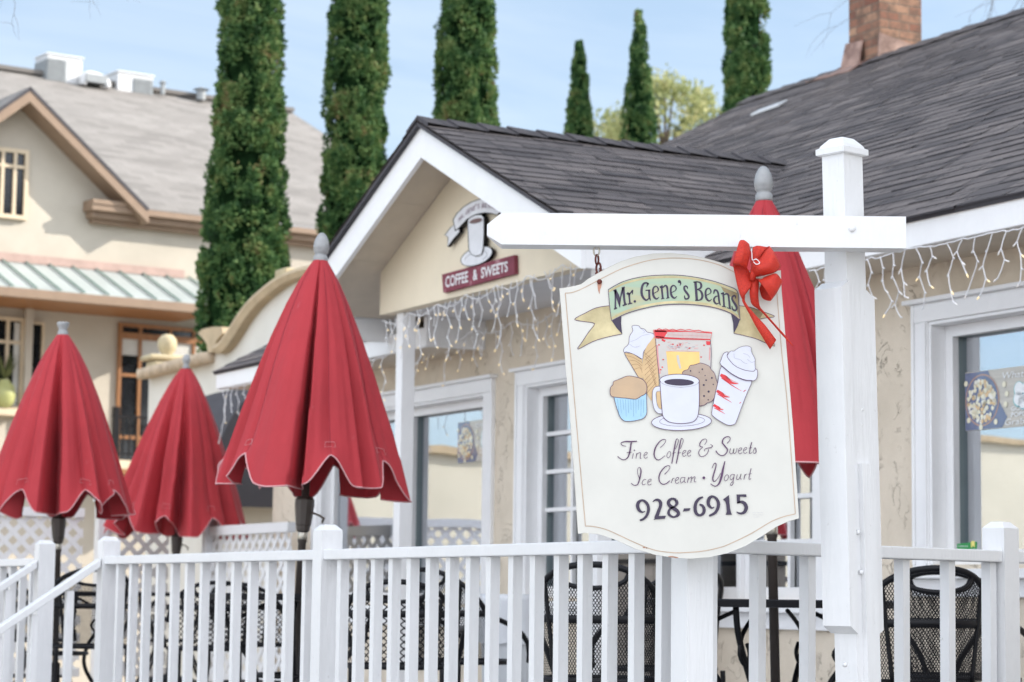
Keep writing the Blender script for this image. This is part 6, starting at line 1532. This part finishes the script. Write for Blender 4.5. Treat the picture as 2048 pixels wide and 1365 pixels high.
CYP_IN = ('cypress_gap_shade'); M['cypress_gap'] = leafmat('cypress_gap_shade', [(0.35, (0.004, 0.010, 0.004)), (0.55, (0.008, 0.022, 0.008)), (0.72, (0.018, 0.04, 0.014))], 14.0, 0.0, 2.0); M['cypress_gap'].node_tree.nodes['Principled BSDF'].inputs['Specular IOR Level'].default_value = 0.0; M['cypress_gap'].node_tree.nodes['Principled BSDF'].inputs['Roughness'].default_value = 1.0  # near-black core: shade between the sprays is put into its colour
M['sun_block'] = pm('dark_sun_block', (0.022, 0.022, 0.014), 0.9, vary=0.4)
M['bark'] = pm('grey_bark', (0.10, 0.075, 0.055), 0.9, vary=0.3, vscale=12, bump=0.5)
def cypress(label, px, d, prof, seed, ntuft=9000, size=0.058):
    rnd = random.Random(seed)
    c = at(px, 1100, d); base = V3(c.x, c.y, 0)
    t = thing('cypress_tree', label, 'tree', base, group='tall narrow cypress trees')
    P = sorted([(at(px, y, d).z, w*0.86*d/FPX) for y, w in prof]); P = [(0.35, P[0][1]*0.7)]+P
    ztop = P[-1][0]
    def rad(z):
        for (a, ra), (b, rb) in zip(P, P[1:]):
            if z <= b: k = max(0, (z-a)/(b-a)); return ra+(rb-ra)*k
        return 0.01
    # lean follows a gentle wander of the axis
    def ax(z): return V3(base.x+(0.05 if prof[1][1] > 50 else 0.012)*mnoise.noise(Vector((z*0.35, seed, 0))), base.y, z)
    mb = MB(); mb.tube([ax(z) for z in (0, ztop*0.3, ztop*0.6, ztop*0.9)], [0.14, 0.11, 0.07, 0.02], 8); mb.build('trunk', M['bark'], t, smooth=True)
    mb = MB(); nz = 90; na = 30; rows = []
    for i in range(nz+1):
        z = 0.4+(ztop-0.45)*i/nz; r = rad(z)
        rows.append([ax(z)+V3(cos(2*pi*j/na), sin(2*pi*j/na))*r*(0.80+0.10*mnoise.noise(Vector((cos(2*pi*j/na)*1.8+seed, sin(2*pi*j/na)*1.8, z*1.6)))+0.10*mnoise.noise(Vector((cos(2*pi*j/na)*5+seed, sin(2*pi*j/na)*5, z*6)))) for j in range(na)])
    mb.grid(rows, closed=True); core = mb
    mb = MB(); H_ = ztop-0.4
    # sprays grouped in upright plumes
    npl = int(ntuft*(2.5 if prof[1][1] > 50 else 3.5)/70)
    for p_ in range(npl):
        zc0 = 0.45+H_*rnd.random()**0.9; th = rnd.uniform(0, 2*pi)
        nzv = mnoise.noise(Vector((cos(th)*1.3+seed, sin(th)*1.3, zc0*0.8)))
        r0 = rad(zc0); small = min(1, r0/0.22); hl = rnd.uniform(0.10, 0.26)*(0.4+0.6*small); wd = rnd.uniform(0.055, 0.105)*small
        pc_ = r0*(rnd.uniform(0.82, 0.99)+(0.09 if prof[1][1] > 50 else 0.04)*nzv)
        C0 = ax(zc0)+V3(cos(th)*pc_, sin(th)*pc_)
        for q in range(70):
            dd = V3(rnd.gauss(0, 1), rnd.gauss(0, 1), rnd.gauss(0, 1)).normalized(); outv = V3(cos(th), sin(th))
            if dd.dot(outv) < -0.35: dd = -dd
            o = C0+V3(dd.x*wd, dd.y*wd, dd.z*hl)*rnd.uniform(0.55, 1.0)
            if o.z > ztop-0.01: continue
            up = (dd*0.9+outv*0.25+Z*rnd.uniform(0.2, 0.9)+V3(rnd.gauss(0, .25), rnd.gauss(0, .25), 0)).normalized()
            sd = up.cross(V3(rnd.gauss(0, 1), rnd.gauss(0, 1), rnd.gauss(0, .5))).normalized(); L = size*rnd.uniform(0.6, 1.2); w = L*rnd.uniform(0.25, 0.42)
            nn = up.cross(sd); i = len(mb.v); mb.v += [o, o+up*L*0.45+sd*w, o+up*L, o+up*L*0.45-sd*w, o+up*L*0.5+nn*w]
            for f in ((i, i+1, i+4), (i+1, i+2, i+4), (i+2, i+3, i+4), (i+3, i, i+4)): mb.f.append(f); mb.m.append(0); mb.t.append(None)
    cr_ = mb.build('crown', M['cypress'], t)
    core.build('gap_shade_core', M['cypress_gap'], cr_, smooth=True)
    return t
cypress('tallest and widest cypress, leftmost, rising past the cream building', 475, 27, [(1100, 70), (700, 88), (560, 98), (480, 96), (400, 88), (330, 78), (200, 66), (80, 62), (-60, 56), (-260, 40), (-420, 8)], 1, 28500)
cypress('cypress with brown patches standing just left of the porch gable', 697, 27.5, [(1100, 70), (560, 74), (430, 70), (330, 66), (250, 62), (120, 62), (0, 57), (-120, 50), (-300, 30), (-400, 6)], 2, 26600)
cypress('cypress rising directly behind the porch ridge', 919, 28, [(1100, 66), (400, 66), (240, 64), (150, 63), (60, 56), (0, 46), (-120, 36), (-230, 20), (-300, 5)], 3, 22800)
cypress('slim short cypress tip above the porch roof, left of the taller slim one', 1150, 34, [(1100, 40), (400, 34), (280, 26), (220, 20), (150, 13), (85, 2)], 4, 8000, 0.06)
cypress('slim cypress with a sharp tip beside the yellow tree', 1272, 34, [(1100, 44), (400, 38), (290, 34), (200, 25), (120, 16), (60, 9), (22, 2)], 5, 9000, 0.06)
cypress('cypress behind the main roof, left of the brick chimney', 1492, 30, [(1100, 50), (300, 46), (180, 42), (80, 41), (0, 37), (-120, 30), (-240, 16), (-320, 4)], 6, 15200)
def broad_tree(name, label, base, zc0, R_, squash, mat, seed, ncl=60, nleaf=90, lsize=0.12, core=None, group=None, trunk_r=0.2, clr=0.9, zmin=None):
    rnd = random.Random(seed); t = thing(name, label, 'tree', base, group=group)
    C = V3(base.x, base.y, zc0)
    mb = MB(); mb.tube([base, base+Z*zc0*0.5, C], [trunk_r, trunk_r*0.8, trunk_r*0.4], 9)
    cl = []
    for i in range(ncl):
        while True:
            p = V3(rnd.uniform(-1, 1), rnd.uniform(-1, 1), rnd.uniform(-1, 1))
            if 0.25 < p.length < 1: break
        p = p.normalized()*p.length**0.5
        c = C+V3(p.x*R_, p.y*R_, p.z*R_*squash); cl.append(c)
        if i % 3 == 0: mb.tube(catmull([C-Z*R_*squash*0.7, C.lerp(c, 0.5)-Z*0.1, c], 3), [trunk_r*0.35, trunk_r*0.28, trunk_r*0.2, trunk_r*0.15, trunk_r*0.1, trunk_r*0.06, 0.01], 6)
    mb.build('trunk', M['bark'], t, smooth=True)
    mb = MB()
    for c in cl:
        r = clr*rnd.uniform(0.6, 1.15)
        for q in range(nleaf):
            d = V3(rnd.gauss(0, 1), rnd.gauss(0, 1), rnd.gauss(0, 0.8)).normalized(); o = c+d*r*rnd.uniform(0.35, 1.0)
            a = V3(rnd.gauss(0, 1), rnd.gauss(0, 1), rnd.gauss(0, 1)).normalized(); b = a.cross(d).normalized() if a.cross(d).length > 0.1 else V3(1, 0, 0)
            L = lsize*rnd.uniform(0.6, 1.3)
            mb.face([o, o+a*L*0.5+b*L*0.3, o+a*L, o+a*L*0.5-b*L*0.3])
    cr_ = mb.build('crown', mat, t)
    if core:
        mb = MB(); n, k = 20, 12
        rows = [[C+V3(sin(pi*i/k)*cos(2*pi*j/n), sin(pi*i/k)*sin(2*pi*j/n), cos(pi*i/k)*squash)*R_*(0.86+0.14*mnoise.noise(Vector((i*0.5, j*0.5, seed)))) for j in range(n)] for i in range(k+1)]
        mb.grid(rows, closed=True); mb.build('sun_block_core', M['sun_block'], cr_)  # closed blob added so that no sun leaks through the crown
    return t
M['yellow_leaf'] = leafmat('yellow_green_leaves', [(0.3, (0.13, 0.17, 0.07)), (0.5, (0.32, 0.35, 0.15)), (0.7, (0.48, 0.45, 0.22))], 1.5, 0.35, 0.5)
q = at(1330, 260, 58); broad_tree('yellow_tree', 'yellow green leafy tree far behind between the slim cypresses and the roof', V3(q.x, q.y, 0), at(1330, 265, 58).z, 1.75, 0.8, M['yellow_leaf'], 21, 50, 90, 0.15, clr=0.5)
q = at(1235, 300, 60); broad_tree('yellow_tree', 'low yellow green tree far behind beside the slim short cypress', V3(q.x, q.y, 0), at(1235, 300, 60).z, 1.0, 0.85, M['yellow_leaf'], 22, 26, 90, 0.15, clr=0.45)
M['oak'] = leafmat('dark_oak_leaves', [(0.3, (0.02, 0.035, 0.012)), (0.6, (0.05, 0.08, 0.025)), (0.75, (0.09, 0.11, 0.03))])
# evergreen oaks on the sunny side of the cafe (outside the frame): their shade covers the deck
for i, (x, y, zc0, r) in enumerate(((13.5, 3.5, 8.2, 4.4), (14.5, 9.5, 8.8, 4.6), (14.0, 15.5, 8.6, 4.4), (15.5, 21.0, 8.4, 3.8))):
    broad_tree('oak_tree', ['spreading evergreen oak at the street side, outside the picture', 'spreading evergreen oak behind the right half of the cafe', 'spreading evergreen oak behind the chimney end of the cafe', 'smallest evergreen oak at the back'][i], V3(x, y, 0), zc0, r, 0.95, M['oak'], 40+i, 60, 60, 0.5, core=True, group='evergreen oaks shading the deck', trunk_r=0.35, clr=1.3)
# bare twigs reaching into the top corners
def bare_tree(label, base, pts, seed, r0=0.16):
    t = thing('bare_tree', label, 'tree', base, group='leafless trees'); rnd = random.Random(seed)
    mb = MB(); mb.tube(catmull(pts, 4), [r0]*4+[r0*0.8]*4+[r0*0.55]*(4*(len(pts)-1)-7), 8); mb.build('trunk', M['bark'], t, smooth=True)
    mb = MB()
    def br(p, d, L, r, lev):
        if lev == 0 or L < 0.08: return
        n = 5; path = [p]
        for i in range(n): d = (d+V3(rnd.gauss(0, .16), rnd.gauss(0, .16), rnd.gauss(0, .13)-0.02)).normalized(); path.append(path[-1]+d*L/n)
        mb.tube(path, [r*(1-0.6*i/n) for i in range(n+1)], 5)
        for k in range(3 if lev > 1 else 2):
            i = rnd.randint(2, n); br(path[i], (d+V3(rnd.gauss(0, .6), rnd.gauss(0, .4), rnd.gauss(0, .5))).normalized(), L*rnd.uniform(.5, .75), r*0.5, lev-1)
    return t, mb, br
q = at(-60, -260, 16); tr = bare_tree('leafless tree whose thin twigs hang into the top left corner', V3(-6.5, 15, 0), [V3(-6.5, 15, 0), V3(-6.4, 15.2, 3), V3(-5.9, 15.6, 5.2), V3(q.x, q.y, q.z)], 3)
for x, y, x2, y2 in ((-20, -120, 32, 30), (160, -120, 178, 6)):
    a, b = at(x, y, 16), at(x2, y2, 16); tr[2](a, (b-a).normalized(), (b-a).length*0.85, 0.005, 3)
for x, y in ((-20, -120), (160, -120)): tr[1].tube(catmull([q, at((x-60)/2, y-60, 16), at(x, y, 16)], 4), 0.008, 5)
tr[1].build('twigs', M['bark'], tr[0])
q = at(2150, -160, 24); tr = bare_tree('leafless tree behind the cafe with twigs in the top right corner', V3(7.6, 24.5, 0), [V3(7.6, 24.5, 0), V3(7.4, 24.4, 4), V3(6.9, 24.2, 7), q], 8)
for x, y, x2, y2 in ((2100, -120, 1960, -4), (2120, -100, 2000, 14), (2150, -80, 1990, 25), (1900, -90, 1680, 5), (1850, -90, 1670, 45), (1760, -100, 1655, 25)):
    a, b = at(x, y, 24), at(x2, y2, 24); tr[2](a, (b-a).normalized(), (b-a).length*0.9, 0.007, 3); tr[1].tube(catmull([q, a.lerp(q, 0.5)+Z*0.1, a], 4), 0.016, 5)
tr[1].build('twigs', M['bark'], tr[0])
# ================================================================== WHAT THE WINDOWS REFLECT (outside the frame, on the left)
nb = thing('cream_annex', 'long low cream building across the lane', 'building', U*-27.8+V*-6)
mb = MB(); mb.hbox(-28.1, -27.6, -24, -3.0, 0.55, EYE+2.35); mb.hbox(-28.1, -27.6, -3.0, 6.2, 0.55, EYE+1.85); mb.build('wall', M['annex'] if 'annex' in M else pm('annex_paint', (0.62, 0.58, 0.47), 0.8, vary=0.12, vscale=0.7), nb)
mb = MB(); mb.hbox(-28.1, -27.58, -24, 6.2, 0, 0.549); mb.build('plinth', M['louvre'], nb)
mb = MB(); mb.hbox(-28.2, -27.5, -24, -2.95, EYE+2.351, EYE+2.45); mb.hbox(-28.2, -27.5, -2.94, 6.2, EYE+1.851, EYE+1.95); mb.build('coping', M['coping'], nb)
pl = thing('utility_pole', 'dark green utility pole beside the lane', 'pole', H(-24.5, 2.6, 0))
mb = MB(); mb.tube([H(-24.5, 2.6, 0), H(-24.5, 2.6, 8)], 0.13, 10); mb.build('shaft', M['seam'], pl, smooth=True)
mb = MB(); mb.tube([H(-24.5, 2.6-0.7, 7.4), H(-24.5, 2.6+0.7, 7.4)], 0.06, 6); mb.build('crossarm', M['seam'], pl)
# ================================================================== CAMERA, SUN, SKY
cam = bpy.data.cameras.new('camera'); co_ = bpy.data.objects.new('camera', cam); col.objects.link(co_)
F0, R0, U0 = V3(0, cp, sp), V3(1, 0, 0), V3(0, -sp, cp)
Rr = R0*cr + U0*sr; Ur = U0*cr - R0*sr
mw = Matrix.Identity(4)
for i in range(3):
    mw[i][0], mw[i][1], mw[i][2], mw[i][3] = Rr[i], Ur[i], -F0[i], CAM[i]
co_.matrix_world = mw
cam.sensor_fit = 'HORIZONTAL'; cam.sensor_width = 36; cam.lens = 36*FPX/2048; cam.clip_end = 4000; cam.clip_start = 0.1
cam.dof.use_dof = True; cam.dof.focus_distance = 6.85; cam.dof.aperture_fstop = 5.7; cam.dof.aperture_blades = 9
sc.camera = co_
EL = R(29)
Sh = (V*0.93 + U*0.37).normalized()
S = V3(Sh.x*cos(EL), Sh.y*cos(EL), sin(EL))
sun = bpy.data.lights.new('sun', 'SUN'); so = bpy.data.objects.new('sun', sun); col.objects.link(so)
sun.energy = SUN_E; sun.angle = R(0.53); sun.color = (1.0, 0.92, 0.82)
so.rotation_euler = S.to_track_quat('Z', 'Y').to_euler(); so.location = (10, -5, 20)
w = bpy.data.worlds.new('World'); sc.world = w; w.use_nodes = True
t = w.node_tree; t.nodes.clear()
sky = t.nodes.new('ShaderNodeTexSky'); sky.sky_type = 'NISHITA'; sky.sun_disc = False
sky.sun_elevation = EL; sky.sun_rotation = math.atan2(S.x, S.y); sky.air_density = 1.0; sky.dust_density = 0.4; sky.ozone_density = 2.0
tc = t.nodes.new('ShaderNodeTexCoord'); mp = t.nodes.new('ShaderNodeMapping'); mp.inputs['Scale'].default_value = (1.2, 1.2, 6.0); mp.inputs['Rotation'].default_value = (0, 0.22, 0.4)
t.links.new(tc.outputs['Generated'], mp.inputs[0])
no = t.nodes.new('ShaderNodeTexNoise'); no.inputs['Scale'].default_value = 2.2; no.inputs['Detail'].default_value = 7; no.inputs['Roughness'].default_value = 0.6; no.inputs['Distortion'].default_value = 0.6
t.links.new(mp.outputs[0], no.inputs['Vector'])
# thin cloud: hazy blue-white in front, brighter fill light added behind the photographer and overhead
sx = t.nodes.new('ShaderNodeSeparateXYZ'); t.links.new(tc.outputs['Generated'], sx.inputs[0])
mr = t.nodes.new('ShaderNodeMapRange'); mr.interpolation_type = 'SMOOTHSTEP'
mr.inputs['From Min'].default_value = 0.45; mr.inputs['From Max'].default_value = -0.5; mr.inputs['To Min'].default_value = 0.0; mr.inputs['To Max'].default_value = 1.0
t.links.new(sx.outputs['Y'], mr.inputs[0])
cr_ = t.nodes.new('ShaderNodeValToRGB'); cr_.color_ramp.elements[0].position = 0.38; cr_.color_ramp.elements[0].color = (*SKYC, 1); cr_.color_ramp.elements[1].position = 0.72; cr_.color_ramp.elements[1].color = (*CLOUD, 1)
t.links.new(no.outputs[0], cr_.inputs[0])
vm = t.nodes.new('ShaderNodeMixRGB'); vm.inputs['Color2'].default_value = (*FILLC, 1); t.links.new(cr_.outputs[0], vm.inputs['Color1']); t.links.new(mr.outputs[0], vm.inputs['Fac'])
mx = t.nodes.new('ShaderNodeMixRGB'); mx.inputs['Fac'].default_value = 0.82
t.links.new(sky.outputs[0], mx.inputs['Color1']); t.links.new(vm.outputs[0], mx.inputs['Color2'])
bg = t.nodes.new('ShaderNodeBackground'); bg.inputs['Strength'].default_value = SKY_E
t.links.new(mx.outputs[0], bg.inputs['Color'])
ow = t.nodes.new('ShaderNodeOutputWorld'); t.links.new(bg.outputs[0], ow.inputs[0])
sc.view_settings.view_transform = 'Standard'; sc.view_settings.look = 'None'; sc.view_settings.gamma = 1; sc.view_settings.use_curve_mapping = False
sc.view_settings.exposure = EXPO
sc.render.engine = 'CYCLES'
c = sc.cycles
c.max_bounces = 8; c.diffuse_bounces = 4; c.glossy_bounces = 4; c.transmission_bounces = 6; c.transparent_max_bounces = 24
c.caustics_reflective = False; c.caustics_refractive = False; c.sample_clamp_indirect = 6
c.use_denoising = True
try: c.denoiser = 'OPENIMAGEDENOISE'
except Exception: pass
c.use_adaptive_sampling = True; c.adaptive_threshold = 0.02
